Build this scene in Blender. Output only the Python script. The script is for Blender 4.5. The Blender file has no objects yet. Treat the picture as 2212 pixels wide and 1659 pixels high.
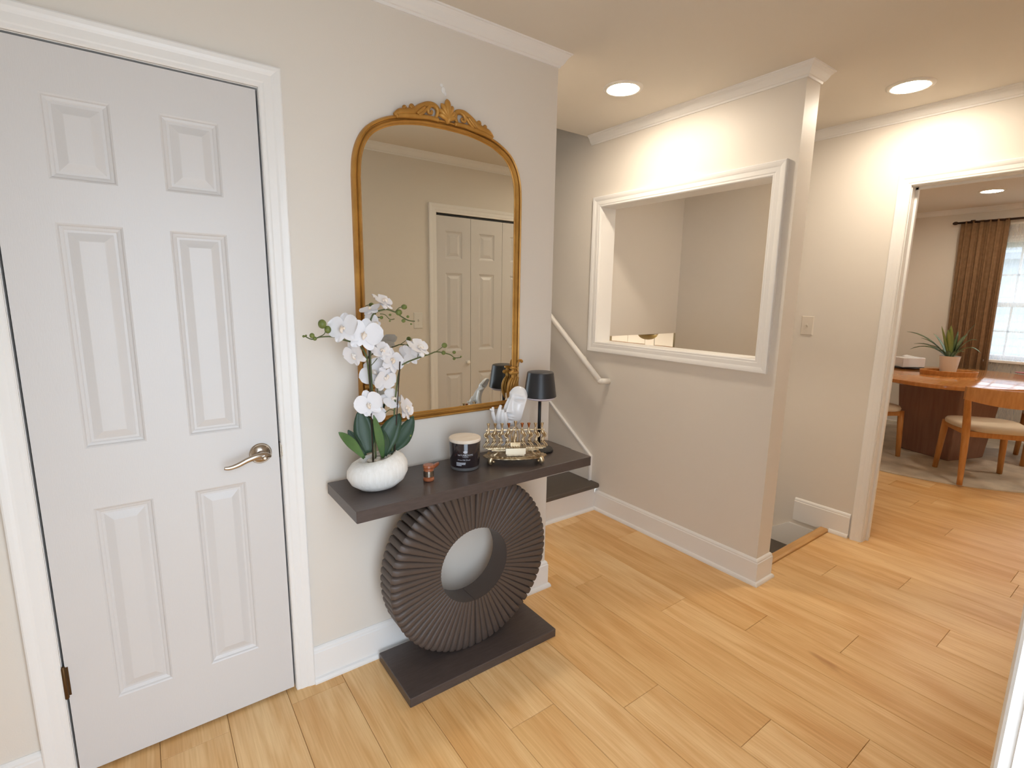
import bpy, bmesh, math, random
import numpy as np
from mathutils import Vector, Matrix, Quaternion
random.seed(7)
S = bpy.context.scene
COL = S.collection
R = math.radians
PI = math.pi

# ------------------------------------------------------------------ camera
IW, IH, F = 2212, 1659, 1094.27
YAW, PITCH, ROLL = R(36.1494), R(9.8288), R(.8788)
CP = np.array([-1.52334, -1.78753, 1.43493])
_f = np.array([math.sin(YAW)*math.cos(PITCH), math.cos(YAW)*math.cos(PITCH), -math.sin(PITCH)])
_r0 = np.array([math.cos(YAW), -math.sin(YAW), 0.0]); _u0 = np.cross(_r0, _f)
_r = math.cos(ROLL)*_r0 + math.sin(ROLL)*_u0
_u = -math.sin(ROLL)*_r0 + math.cos(ROLL)*_u0
cam = bpy.data.objects.new('camera', bpy.data.cameras.new('camera'))
COL.objects.link(cam); S.camera = cam
cam.data.sensor_fit = 'HORIZONTAL'; cam.data.sensor_width = 36
cam.data.lens = 36*F/IW; cam.data.clip_start = .02; cam.data.clip_end = 200
cam.matrix_world = Matrix(((_r[0], _u[0], -_f[0], CP[0]), (_r[1], _u[1], -_f[1], CP[1]), (_r[2], _u[2], -_f[2], CP[2]), (0, 0, 0, 1)))
def un(px, py, ax, c):
    """pixel of the photograph -> point on the plane axis = c"""
    d = _f + _r*(px-IW/2)/F + _u*(IH/2-py)/F
    i = 'XYZ'.index(ax); return Vector(CP + d*(c-CP[i])/d[i])

# ------------------------------------------------------------------ world, exposure, big lights
SKY = 2.8
LED = 86.0
W = bpy.data.worlds.new('sky'); S.world = W; W.use_nodes = True
bg = W.node_tree.nodes['Background']; bg.inputs[0].default_value = (.74, .86, 1.0, 1); bg.inputs[1].default_value = SKY
S.view_settings.view_transform = 'Standard'; S.view_settings.look = 'None'
S.view_settings.exposure = 1.12; S.view_settings.gamma = 1; S.view_settings.use_curve_mapping = False
def portal(name, loc, rot, sx, sy):
    l = bpy.data.lights.new(name, 'AREA'); l.shape = 'RECTANGLE'; l.size = sx; l.size_y = sy
    l.cycles.is_portal = True
    o = bpy.data.objects.new(name, l); COL.objects.link(o); o.location = loc; o.rotation_euler = rot
portal('entry_daylight_portal', (-1.2875, -1.87, 1.02), (R(90), 0, 0), .93, 2.06)
portal('window_daylight_portal', (5.88, -.9, 1.52), (R(90), 0, R(90)), 1.3, 1.5)

# ------------------------------------------------------------------ materials
def lin(c):
    o = []
    for v in c[:3]:
        v /= 255.; o.append(v/12.92 if v <= .04045 else ((v+.055)/1.055)**2.4)
    return (*o, 1)
def mat(name, rgb, rough=.5, metal=0, bump=None, bscale=50, var=None, vscale=3, spec=.5, coat=0, emis=None, trans=0, ior=1.45, sss=0, stretch=None):
    m = bpy.data.materials.new(name); m.use_nodes = True; n = m.node_tree; p = n.nodes['Principled BSDF']
    p.inputs['Base Color'].default_value = lin(rgb); p.inputs['Roughness'].default_value = rough
    p.inputs['Metallic'].default_value = metal; p.inputs['Specular IOR Level'].default_value = spec
    p.inputs['Coat Weight'].default_value = coat; p.inputs['IOR'].default_value = ior
    p.inputs['Transmission Weight'].default_value = trans
    if sss: p.inputs['Subsurface Weight'].default_value = sss; p.inputs['Subsurface Radius'].default_value = (.01, .01, .01)
    if emis: p.inputs['Emission Color'].default_value = (*emis[0], 1); p.inputs['Emission Strength'].default_value = emis[1]
    tc = n.nodes.new('ShaderNodeTexCoord'); vec = tc.outputs['Object']
    if stretch:
        mp = n.nodes.new('ShaderNodeMapping'); mp.inputs['Scale'].default_value = stretch; n.links.new(vec, mp.inputs[0]); vec = mp.outputs[0]
    if bump:
        t = n.nodes.new('ShaderNodeTexNoise'); t.inputs['Scale'].default_value = bscale; t.inputs['Detail'].default_value = 4
        n.links.new(vec, t.inputs['Vector'])
        b = n.nodes.new('ShaderNodeBump'); b.inputs['Strength'].default_value = bump; b.inputs['Distance'].default_value = .002
        n.links.new(t.outputs['Fac'], b.inputs['Height']); n.links.new(b.outputs[0], p.inputs['Normal'])
    if var:
        t = n.nodes.new('ShaderNodeTexNoise'); t.inputs['Scale'].default_value = vscale; t.inputs['Detail'].default_value = 5
        n.links.new(vec, t.inputs['Vector'])
        r = n.nodes.new('ShaderNodeValToRGB'); r.color_ramp.elements[0].position = .3; r.color_ramp.elements[1].position = .7
        r.color_ramp.elements[0].color = lin(var); r.color_ramp.elements[1].color = lin(rgb)
        n.links.new(t.outputs['Fac'], r.inputs[0]); n.links.new(r.outputs[0], p.inputs['Base Color'])
    return m
def plank_mat():
    m = bpy.data.materials.new('oak_plank'); m.use_nodes = True; n = m.node_tree; L = n.links; p = n.nodes['Principled BSDF']
    tc = n.nodes.new('ShaderNodeTexCoord'); oi = n.nodes.new('ShaderNodeObjectInfo')
    ml = n.nodes.new('ShaderNodeMath'); ml.operation = 'MULTIPLY'; ml.inputs[1].default_value = 37.0; L.new(oi.outputs['Random'], ml.inputs[0])
    cb = n.nodes.new('ShaderNodeCombineXYZ')
    for i in range(3): L.new(ml.outputs[0], cb.inputs[i])
    va = n.nodes.new('ShaderNodeVectorMath'); va.operation = 'ADD'; L.new(tc.outputs['Object'], va.inputs[0]); L.new(cb.outputs[0], va.inputs[1])
    def noise(sc, scale, det, dist=0.):
        mp = n.nodes.new('ShaderNodeMapping'); mp.inputs['Scale'].default_value = sc; L.new(va.outputs[0], mp.inputs[0])
        t = n.nodes.new('ShaderNodeTexNoise'); t.inputs['Scale'].default_value = scale; t.inputs['Detail'].default_value = det; t.inputs['Distortion'].default_value = dist
        L.new(mp.outputs[0], t.inputs['Vector']); return t.outputs['Fac']
    def ramp(src, a, b, pa, pb):
        r = n.nodes.new('ShaderNodeValToRGB'); r.color_ramp.elements[0].position = pa; r.color_ramp.elements[1].position = pb
        r.color_ramp.elements[0].color = a; r.color_ramp.elements[1].color = b; L.new(src, r.inputs[0]); return r.outputs[0]
    def mix(kind, f, a, b):
        x = n.nodes.new('ShaderNodeMix'); x.data_type = 'RGBA'; x.blend_type = kind
        if isinstance(f, float): x.inputs[0].default_value = f
        else: L.new(f, x.inputs[0])
        L.new(a, x.inputs[6]); L.new(b, x.inputs[7]) ; return x.outputs[2]
    base = ramp(oi.outputs['Random'], lin((235, 192, 132)), lin((248, 213, 160)), 0, 1)
    broad = ramp(noise((7, .9, 1), 2.2, 4, .6), lin((238, 221, 199)), lin((255, 253, 250)), .33, .62)
    fine = ramp(noise((60, 1.6, 1), 3., 6, .2), lin((238, 228, 214)), lin((255, 255, 255)), .3, .62)
    knot = ramp(noise((6, 1.8, 1), 2.6, 2, .3), lin((255, 255, 255)), lin((176, 120, 66)), .70, .80)
    c = mix('MULTIPLY', 1.0, base, broad); c = mix('MULTIPLY', .8, c, fine); c = mix('MULTIPLY', .4, c, knot)
    L.new(c, p.inputs['Base Color']); p.inputs['Roughness'].default_value = .36; p.inputs['Specular IOR Level'].default_value = .45
    b = n.nodes.new('ShaderNodeBump'); b.inputs['Strength'].default_value = .12; b.inputs['Distance'].default_value = .001
    L.new(noise((60, 1.6, 1), 4., 6), b.inputs['Height']); L.new(b.outputs[0], p.inputs['Normal'])
    return m
M = {}
M['wall'] = mat('wall_paint', (231, 223, 212), .5, bump=.12, bscale=260, spec=.4)
M['ceil'] = mat('ceiling_paint', (226, 218, 206), .7, bump=.1, bscale=200, spec=.3)
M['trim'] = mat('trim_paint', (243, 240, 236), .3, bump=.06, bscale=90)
M['door'] = mat('door_paint', (219, 215, 212), .34, bump=.1, bscale=40, stretch=(14, 1, 1.2))
M['plank'] = plank_mat()
M['sub'] = mat('plank_joint', (165, 118, 70), .8)
M['nose'] = mat('oak_nosing', (214, 168, 108), .4, var=(200, 150, 92), vscale=8, stretch=(1, 9, 1))
M['tread'] = mat('dark_tread', (92, 83, 75), .6, bump=.3, bscale=120)
M['espresso'] = mat('espresso_wood', (84, 73, 69), .32, bump=.12, bscale=60, var=(75, 65, 61), vscale=20, stretch=(1, 6, 6))
M['espresso_ring'] = mat('espresso_ring_wood', (84, 72, 65), .46, bump=.15, bscale=120)
M['gold'] = mat('antique_gold', (204, 152, 76), .40, .35, bump=.15, bscale=90, var=(172, 122, 54), vscale=14)
M['mirror'] = mat('mirror_glass', (236, 237, 231), .0, 1.0)
M['nickel'] = mat('satin_nickel', (186, 174, 160), .25, 1.0)
M['bronze'] = mat('bronze_hinge', (96, 72, 46), .45, .8)
M['black'] = mat('matte_black_metal', (44, 43, 45), .38, .0)
M['blackd'] = mat('black_base', (26, 24, 24), .45)
M['diff'] = mat('lamp_diffuser', (205, 196, 205), .5)
M['porcelain'] = mat('white_ceramic', (238, 236, 236), .28, coat=.3)
M['stone'] = mat('white_textured_pot', (242, 239, 234), .7, bump=.9, bscale=60, stretch=(3, 3, .35), var=(230, 226, 219), vscale=30)
M['pebble'] = mat('white_pebble', (226, 218, 205), .6, var=(196, 184, 166), vscale=30)
M['petal'] = mat('white_petal', (240, 237, 238), .5, sss=.15, bump=.1, bscale=80)
M['lip'] = mat('petal_lip', (236, 214, 188), .5, var=(242, 236, 230), vscale=60)
M['leaf'] = mat('orchid_leaf', (58, 82, 58), .42, var=(44, 66, 50), vscale=10, bump=.1, bscale=60, stretch=(1, 1, .3))
M['leaf2'] = mat('young_orchid_leaf', (92, 122, 70), .42, var=(70, 100, 56), vscale=10)
M['stem'] = mat('orchid_stem', (98, 104, 64), .5, var=(80, 90, 52), vscale=25)
M['stake'] = mat('dark_stake', (58, 44, 34), .6)
M['bud'] = mat('green_bud', (120, 130, 66), .45, var=(92, 104, 50), vscale=60)
M['brass'] = mat('pale_brass', (222, 204, 172), .34, .85, bump=.2, bscale=200, var=(166, 138, 98), vscale=60)
M['copper'] = mat('copper_tinge', (176, 112, 70), .35, 1.0)
M['plaque'] = mat('brushed_plaque', (205, 192, 170), .35, .9)
M['gavel'] = mat('red_brown_wood', (176, 104, 66), .35, var=(140, 76, 46), vscale=50, coat=.4)
M['jar'] = mat('dark_glass_jar', (44, 36, 38), .08, coat=.6)
M['jarfoot'] = mat('clear_glass_foot', (226, 226, 228), .05, trans=.85)
M['lid'] = mat('pale_wood_lid', (238, 225, 208), .55, var=(230, 213, 192), vscale=14, stretch=(1, 8, 1))
M['print'] = mat('silver_print', (196, 198, 206), .5)
M['rail'] = mat('rail_white', (238, 232, 222), .35)
M['plate'] = mat('switch_almond', (226, 216, 202), .4)
M['plate_w'] = mat('switch_white', (232, 228, 220), .4)
M['tablewood'] = mat('cherry_table', (208, 144, 84), .13, var=(190, 122, 64), vscale=5, stretch=(1, 8, 1), coat=.3)
M['tablebase'] = mat('walnut_base', (150, 112, 94), .4, var=(134, 96, 80), vscale=6, stretch=(6, 6, .6))
M['chairwood'] = mat('chair_wood', (210, 150, 86), .4, var=(190, 128, 68), vscale=10, stretch=(6, 6, 1))
M['seat'] = mat('cream_upholstery', (226, 211, 188), .85, bump=.3, bscale=300)
M['rug'] = mat('rug_pile', (228, 218, 200), .95, bump=1.0, bscale=160, var=(190, 181, 166), vscale=5)
M['curtain'] = mat('brown_curtain', (140, 108, 78), .9, bump=.4, bscale=300, var=(126, 96, 68), vscale=30)
M['rod'] = mat('dark_rod', (66, 46, 34), .4, .5)
M['pot'] = mat('white_pot', (246, 242, 238), .4)
M['dracaena'] = mat('dracaena_leaf', (84, 108, 74), .5, var=(136, 152, 112), vscale=14)
M['dracaena2'] = mat('pale_dracaena_leaf', (160, 176, 104), .5)
M['vinyl'] = mat('white_sash', (236, 238, 240), .4)
M['red'] = mat('red_lacquer', (150, 50, 30), .4)
M['cab'] = mat('white_cabinet', (240, 234, 224), .4)
M['cabwood'] = mat('wood_rail', (176, 120, 60), .4)
M['dome'] = mat('tan_glass_dome', (150, 130, 84), .35)
M['olive'] = mat('tan_plaster', (176, 160, 128), .7)
M['carpet'] = mat('lower_floor', (222, 212, 198), .9)
M['concrete'] = mat('porch_concrete', (196, 192, 184), .9, bump=.4, bscale=30)
M['siding'] = mat('pale_siding', (158, 162, 170), .7)
M['roof'] = mat('grey_shingle', (128, 132, 138), .8)
M['lens'] = mat('led_lens', (255, 250, 240), .5, emis=((1.0, .88, .72), LED))
M['fill_lens_low'] = mat('boosted_fill_lens', (255, 250, 240), .5, emis=((1.0, .88, .72), LED*5))  # boosted emission for the fill lights added in the lower room
M['ledring'] = mat('led_trim', (236, 230, 220), .45)
def glass_mat():
    m = bpy.data.materials.new('window_glass'); m.use_nodes = True; n = m.node_tree; n.nodes.remove(n.nodes['Principled BSDF'])
    g = n.nodes.new('ShaderNodeBsdfGlossy'); g.inputs['Roughness'].default_value = .02; t = n.nodes.new('ShaderNodeBsdfTransparent')
    x = n.nodes.new('ShaderNodeMixShader'); x.inputs[0].default_value = .06
    n.links.new(t.outputs[0], x.inputs[1]); n.links.new(g.outputs[0], x.inputs[2]); n.links.new(x.outputs[0], n.nodes['Material Output'].inputs[0]); return m
M['glass'] = glass_mat()
def sheer_mat():
    m = bpy.data.materials.new('sheer_linen'); m.use_nodes = True; n = m.node_tree; n.nodes.remove(n.nodes['Principled BSDF'])
    t = n.nodes.new('ShaderNodeBsdfTransparent'); d = n.nodes.new('ShaderNodeBsdfTranslucent'); d.inputs[0].default_value = (.85, .86, .88, 1)
    d2 = n.nodes.new('ShaderNodeBsdfDiffuse'); d2.inputs[0].default_value = (.85, .85, .85, 1)
    a = n.nodes.new('ShaderNodeMixShader'); a.inputs[0].default_value = .4; n.links.new(d.outputs[0], a.inputs[1]); n.links.new(d2.outputs[0], a.inputs[2])
    tc = n.nodes.new('ShaderNodeTexCoord'); mp = n.nodes.new('ShaderNodeMapping'); mp.inputs['Scale'].default_value = (1, 90, 6)
    ns = n.nodes.new('ShaderNodeTexNoise'); ns.inputs['Scale'].default_value = 3; n.links.new(tc.outputs['Object'], mp.inputs[0]); n.links.new(mp.outputs[0], ns.inputs['Vector'])
    mr = n.nodes.new('ShaderNodeMapRange'); mr.inputs[3].default_value = .10; mr.inputs[4].default_value = .42; n.links.new(ns.outputs['Fac'], mr.inputs[0])
    x = n.nodes.new('ShaderNodeMixShader'); n.links.new(mr.outputs[0], x.inputs[0]); n.links.new(t.outputs[0], x.inputs[1]); n.links.new(a.outputs[0], x.inputs[2])
    n.links.new(x.outputs[0], n.nodes['Material Output'].inputs[0]); return m
M['sheer'] = sheer_mat()

# ------------------------------------------------------------------ mesh helpers: geometry = (verts, faces)
def join(*gs):
    V, Fc = [], []
    for v, f in gs:
        o = len(V); V += [tuple(p) for p in v]; Fc += [tuple(i+o for i in q) for q in f]
    return V, Fc
def xf(g, mtx): return [tuple(mtx @ Vector(p)) for p in g[0]], g[1]
def sh(g, d): return [(p[0]+d[0], p[1]+d[1], p[2]+d[2]) for p in g[0]], g[1]
def box(x0, x1, y0, y1, z0, z1):
    v = [(x, y, z) for x in (x0, x1) for y in (y0, y1) for z in (z0, z1)]
    return v, [(0, 1, 3, 2), (4, 6, 7, 5), (0, 4, 5, 1), (2, 3, 7, 6), (0, 2, 6, 4), (1, 5, 7, 3)]
def cbox(x0, x1, y0, y1, z0, z1, b):
    """box with chamfered edges (two rings of eight) along z"""
    def ring(i, z): return [(x0+i+b, y0+i, z), (x1-i-b, y0+i, z), (x1-i, y0+i+b, z), (x1-i, y1-i-b, z), (x1-i-b, y1-i, z), (x0+i+b, y1-i, z), (x0+i, y1-i-b, z), (x0+i, y0+i+b, z)]
    rs = [ring(b, z0), ring(0, z0+b), ring(0, z1-b), ring(b, z1)]
    return loft(rs, True)
def loft(rings, caps=True, closed=True):
    n = len(rings[0]); V = [p for r in rings for p in r]; Fc = []
    for k in range(len(rings)-1):
        for i in range(n if closed else n-1):
            j = (i+1) % n; Fc.append((k*n+i, k*n+j, (k+1)*n+j, (k+1)*n+i))
    if caps: Fc += [tuple(range(n-1, -1, -1)), tuple(range((len(rings)-1)*n, len(rings)*n))]
    return V, Fc
def lathe(prof, n=32, caps=True, sx=1, sy=1):
    return loft([[(r*sx*math.cos(2*PI*i/n), r*sy*math.sin(2*PI*i/n), z) for i in range(n)] for r, z in prof], caps)
def ell(c, r, n=12, m=8):
    return sh(lathe([(math.sin(PI*k/m)*1.0 if 0 < k < m else 1e-4, -math.cos(PI*k/m)) for k in range(m+1)], n), (0, 0, 0)) if r is None else \
        ([(c[0]+r[0]*p[0], c[1]+r[1]*p[1], c[2]+r[2]*p[2]) for p in lathe([(math.sin(PI*k/m) if 0 < k < m else 1e-3, -math.cos(PI*k/m)) for k in range(m+1)], n)[0]],
         lathe([(1, 0)]*(m+1), n)[1])
def catmull(P, per=6, closed=False):
    P = [np.array(p, float) for p in P]; n = len(P); out = []
    rng = range(n if closed else n-1)
    for i in rng:
        g = (lambda k: P[k % n]) if closed else (lambda k: P[min(max(k, 0), n-1)])
        a, b, c, d = g(i-1), g(i), g(i+1), g(i+2)
        for s in range(per):
            t = s/per; out.append(.5*((2*b)+(c-a)*t+(2*a-5*b+4*c-d)*t*t+(-a+3*b-3*c+d)*t**3))
    if not closed: out.append(P[-1])
    return out
def tube(P, rad, n=8, per=5, smooth=True, flat=(1, 1), up=None):
    """tapered tube through points; rad number or list per control point"""
    P = [np.array(p, float) for p in P]
    rr = [rad]*len(P) if not hasattr(rad, '__len__') else list(rad)
    if smooth and len(P) > 2:
        Q = catmull([np.append(p, r) for p, r in zip(P, rr)], per); P = [q[:3] for q in Q]; rr = [max(q[3], 1e-4) for q in Q]
    rings = []; prev = None
    for i, p in enumerate(P):
        t = P[min(i+1, len(P)-1)]-P[max(i-1, 0)]; t = t/(np.linalg.norm(t)+1e-12)
        if up is not None: a = np.array(up, float)
        elif prev is not None: a = prev
        else: a = np.array((0, 0, 1.)) if abs(t[2]) < .9 else np.array((1., 0, 0))
        a = a-t*(a@t); a /= np.linalg.norm(a)+1e-12; prev = a; b = np.cross(t, a)
        rings.append([tuple(p+rr[i]*(flat[0]*math.cos(2*PI*k/n)*a+flat[1]*math.sin(2*PI*k/n)*b)) for k in range(n)])
    return loft(rings)
def sweep(path, prof, put, closed=False, pc=True, caps=True):
    """mitred sweep of a profile (outward offset o, height h) along a 2-D path; outward = left of travel; put(a,b,h)->xyz"""
    P = [np.array(p, float) for p in path]; n = len(P); rings = []
    for i in range(n):
        d1 = P[i]-P[i-1] if (i > 0 or closed) else None; d2 = P[(i+1) % n]-P[i] if (i < n-1 or closed) else None
        if d1 is None: d1 = d2
        if d2 is None: d2 = d1
        d1 = d1/np.linalg.norm(d1); d2 = d2/np.linalg.norm(d2)
        n1 = np.array((-d1[1], d1[0])); n2 = np.array((-d2[1], d2[0])); m = n1+n2; m = m/(m@n1)
        rings.append([put(P[i][0]+m[0]*o, P[i][1]+m[1]*o, h) for o, h in prof])
    if closed: rings.append(rings[0])
    return loft(rings, caps and not closed, pc)
def extr(poly, put, h0, h1):
    """extrude a 2-D polygon; put(a,b,h)->xyz"""
    return loft([[put(a, b, h0) for a, b in poly], [put(a, b, h1) for a, b in poly]])
def mk(name, g, m, parent=None, smooth=False, off=None, label=None, cat=None, group=None, kind=None, loc=None, rot=None, bev=None, auto=None):
    v, f = g
    if off is not None: v = [(p[0]-off[0], p[1]-off[1], p[2]-off[2]) for p in v]
    me = bpy.data.meshes.new(name); me.from_pydata([tuple(p) for p in v], [], f); me.update()
    bm = bmesh.new(); bm.from_mesh(me); bmesh.ops.remove_doubles(bm, verts=bm.verts, dist=1e-6); bmesh.ops.recalc_face_normals(bm, faces=bm.faces)
    if auto:
        for fc in bm.faces: fc.smooth = True
        for e in bm.edges:
            if len(e.link_faces) == 2 and e.calc_face_angle(0) > R(auto): e.smooth = False
    elif smooth:
        for fc in bm.faces: fc.smooth = True
    bm.to_mesh(me); bm.free()
    o = bpy.data.objects.new(name, me); COL.objects.link(o)
    if m is not None: me.materials.append(M[m] if isinstance(m, str) else m)
    if parent: o.parent = parent
    if loc is not None: o.location = loc
    if rot is not None: o.rotation_euler = rot
    if bev:
        b = o.modifiers.new('bevel', 'BEVEL'); b.width = bev; b.segments = 2; b.limit_method = 'ANGLE'
    tag(o, label, cat, group, kind); return o
def tag(o, label=None, cat=None, group=None, kind=None):
    if label: o['label'] = label
    if cat: o['category'] = cat
    if group: o['group'] = group
    if kind: o['kind'] = kind
    return o
def thing(name, loc, label, cat, group=None, rz=0, kind=None):
    o = bpy.data.objects.new(name, None); COL.objects.link(o); o.location = loc; o.rotation_euler = (0, 0, rz); o.empty_display_size = .05
    return tag(o, label, cat, group, kind)
def struct(name, g, m, parent=None, label=None, **k): return mk(name, g, m, parent, label=label, kind='structure' if not parent else None, **k)

# ================================================================== STRUCTURE
H = 2.44
XE, XE2, YE = .90, 1.025, -.601        # pass-through wall
XD, XD2 = 1.887, 2.0                   # wall to the dining room
YS, YS2 = -1.735, -1.855               # entry wall
XW, XF = -2.7, 5.8
YR = .534                              # first riser of the stairs going up
YN = .70                               # end of the foyer ceiling over the stairs
LZ = -1.33                             # lower level floor
def rects(u0, u1, v0, v1, holes):
    """split a rectangle around holes -> list of rectangles"""
    us = sorted({u0, u1, *[a for h in holes for a in h[:2]]}); vs = sorted({v0, v1, *[a for h in holes for a in h[2:]]}); out = []
    for a, b in zip(us, us[1:]):
        for c, d in zip(vs, vs[1:]):
            m = ((a+b)/2, (c+d)/2)
            if u0 <= m[0] <= u1 and v0 <= m[1] <= v1 and not any(h[0] < m[0] < h[1] and h[2] < m[1] < h[3] for h in holes): out.append((a, b, c, d))
    return out
def wallY(y0, y1, x0, x1, z0, z1, holes=()): return join(*[box(a, b, y0, y1, c, d) for a, b, c, d in rects(x0, x1, z0, z1, holes)])
def wallX(x0, x1, y0, y1, z0, z1, holes=()): return join(*[box(x0, x1, a, b, c, d) for a, b, c, d in rects(y0, y1, z0, z1, holes)])

# door opening in the mirror wall
DX0, DX1, DT = -1.791, -1.184, 2.035
wall_n = struct('wall_north', join(wallY(0, .07, XW, 0, 0, H, [(DX0-.018, DX1+.018, 0, DT+.018)]), box(XW, 0, .07, .12, 0, H)), 'wall', label='greige painted wall behind the console table and gold mirror')
struct('wall_stair_west', box(-.12, -.001, .12, 4.2, 0, 5), 'wall', label='painted wall on the far side of the stairs going up')
struct('wall_stair_end', box(-.12, 1.0, 4.2, 4.3, 0, 5), 'wall', label='painted wall at the top of the stairs')
struct('wall_stair_header', box(-.12, 1.1, .62, .70, H+.1, 5), 'wall', label='painted wall above the foyer ceiling edge')
OY0, OY1, OZ0, OZ1 = -.501, .597, 1.143, 2.003
wall_e = struct('wall_east', wallX(XE, XE2, YE, 4.2, LZ, 5, [(OY0, OY1, OZ0, OZ1)]), 'wall', label='greige wall with the white framed pass-through opening')
DY0, DY1 = -1.60, -.727
struct('wall_dining', join(wallX(XD, XD2, YS2, .70, 0, H, [(DY0, DY1, 0, 2.055)]), box(XD, XD2, -.62, .70, LZ, 0)), 'wall', label='greige wall with the cased doorway to the dining room')
EX0, EX1 = -1.77, -.853
CX0, CX1 = .315, 1.52
struct('wall_south', join(wallY(YS2, YS, XW, XD, 0, H, [(EX0, EX1, 0, 2.055), (CX0-.015, CX1+.015, 0, 2.055)]), box(CX0-.05, CX1+.05, YS2-.5, YS2-.45, 0, H), box(CX0-.1, CX0-.05, YS2-.5, YS2, 0, H), box(CX1+.05, CX1+.1, YS2-.5, YS2, 0, H), box(CX0-.1, CX1+.1, YS2-.5, YS2, H-.3, H-.25)), 'wall', label='entry wall opposite the mirror with the closet')
struct('wall_west', box(XW-.1, XW, YS2, .12, 0, H), 'wall', label='side wall at the hinge side of the white door')
struct('wall_header', box(XE2, XD, YN, YN+.1, 1.168, H), 'wall', label='wall closing the stairwell above the stairs going down')
struct('wall_lower', join(box(XE2, 4.86, 4.5, 4.6, LZ, 1.27), box(4.76, 4.86, .70, 4.5, LZ, 1.27), box(XD2, 4.86, .70, .8, LZ, 1.168)), 'olive', label='walls of the lower level room down the stairs')
struct('ceiling', join(box(XW-.1, XD2-.05, YS2, .72, H, H+.1), box(XD2-.05, XF+.1, -2.9, .72, H, H+.1), box(-.12, 1.1, .7, 4.3, 5, 5.1), box(XE2, 4.86, YN+.1, 4.6, 1.168, 1.27)), 'ceil', label='greige painted ceiling')
WY0, WY1, WZ0, WZ1 = -1.235, -.265, .85, 2.06
struct('wall_window', wallX(XF, XF+.12, -2.9, .65, 0, H, [(WY0, WY1, WZ0, WZ1)]), 'wall', label='dining room wall with the window and brown curtain')
struct('wall_dining_side', join(box(XD2, XF, .55, .65, 0, H), box(XD2, XF, -2.9, -2.8, 0, H), box(XD2-.05, XD2, -2.9, YS2, 0, H)), 'wall', label='side walls of the dining room')

mk('pale_wall_patch', join(*[ell(un(x, y, 'Y', -.0005), (a, .0012, b), 12, 6) for x, y, a, b in ((958, 195, .009, .012), (954, 184, .007, .006), (962, 203, .005, .007))]), 'trim', wall_n, smooth=True)  # small whiter patch on the wall above the mirror
# --- floor: every plank is a part
floor = struct('floor', join(box(XW, XE2, YS2-.02, .12, -.06, -.012), box(0, XE, .12, YR+.02, -.06, -.012), box(XE2, XD+.02, YS2, -.50, -.06, -.012), box(XD+.02, XF, -2.9, .65, -.06, -.012)), 'sub', label='light oak plank floor of the foyer and dining room')
PWD = .191; PX0 = -.2575; PL = 1.22
known = {2: -.10, 3: -.473, 4: -.776, 0: -.757, 1: -1.087, 5: -1.08, 8: -.764, -5: -.07, -6: -.52, -4: -.95, -2: -.60, -3: -.28, -1: -.33, 6: -.35, 7: -1.3}
plank_cache = {}
def plank(x0, x1, y0, y1):
    if x1-x0 < .003 or y1-y0 < .01: return
    a, b = round((x1-x0)/2-.0006, 4), round((y1-y0)/2-.0006, 4); k = (a, b); c = .0011
    if k not in plank_cache:
        me = bpy.data.meshes.new('plank')
        g = loft([[(-a, -b, -.012), (a, -b, -.012), (a, b, -.012), (-a, b, -.012)], [(-a, -b, -c), (a, -b, -c), (a, b, -c), (-a, b, -c)], [(-a+c, -b+c, 0), (a-c, -b+c, 0), (a-c, b-c, 0), (-a+c, b-c, 0)]])
        me.from_pydata(*[g[0], [], g[1]]); me.materials.append(M['plank']); plank_cache[k] = me
    o = bpy.data.objects.new('plank', plank_cache[k]); COL.objects.link(o); o.location = ((x0+x1)/2, (y0+y1)/2, 0); o.parent = floor
def yrange(x):
    if x < 0: return YS2, .045
    if x < XE: return YS, YR
    if x < XE2: return YS, YE+.02
    if x < XD: return YS, -.553
    if x < XD2: return DY0, DY1
    return -2.8, .55
cuts = [0, XE, XE2, XD, XD2]
for k in range(-13, 33):
    xa, xb = PX0+k*PWD, PX0+(k+1)*PWD
    xa, xb = max(xa, XW), min(xb, XF)
    if xb-xa < .02: continue
    e = known.get(k, -random.random()*PL)
    xs = sorted({xa, xb, *[c for c in cuts if xa < c < xb]})
    sl_ = [(x0, x1, *yrange((x0+x1)/2)) for x0, x1 in zip(xs, xs[1:])]
    def lay(x0, x1, lo, hi):
        ys = [lo]; y = e-4*PL
        while y < hi:
            if lo+.02 < y < hi-.02: ys.append(y)
            y += PL
        ys.append(hi)
        for y0, y1 in zip(ys, ys[1:]): plank(x0, x1, y0, y1)
    cl, ch = max(q[2] for q in sl_), min(q[3] for q in sl_)
    lay(xa, xb, cl, ch)
    for x0, x1, lo, hi in sl_:
        if lo < cl-.02: lay(x0, x1, lo, cl)
        if hi > ch+.02: lay(x0, x1, ch, hi)
mk('stair_nosing', sweep([(XE2+.001, -.523), (XD-.016, -.523)], [(-.030, 0), (.030, 0), (.030, -.03), (.022, -.03), (.022, .012), (.014, .017), (-.020, .017), (-.030, .010)], lambda a, b, h: (a, b, h)), 'nose', floor)

# --- mouldings
CROWN = [(0, 2.388), (.006, 2.388), (.008, 2.396), (.013, 2.398), (.020, 2.407), (.028, 2.422), (.036, 2.430), (.038, 2.434), (.043, 2.435), (.045, 2.44), (0, 2.44)]
BASE = [(0, 0), (.026, 0), (.026, .008), (.022, .017), (.014, .021), (.014, .118), (.011, .122), (.011, .128), (.008, .134), (.003, .139), (0, .139)]
flat = lambda a, b, h: (a, b, h)
def run(name, path, prof, m='trim', **k): return struct(name, sweep(path, prof, flat), m, **k)
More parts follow.
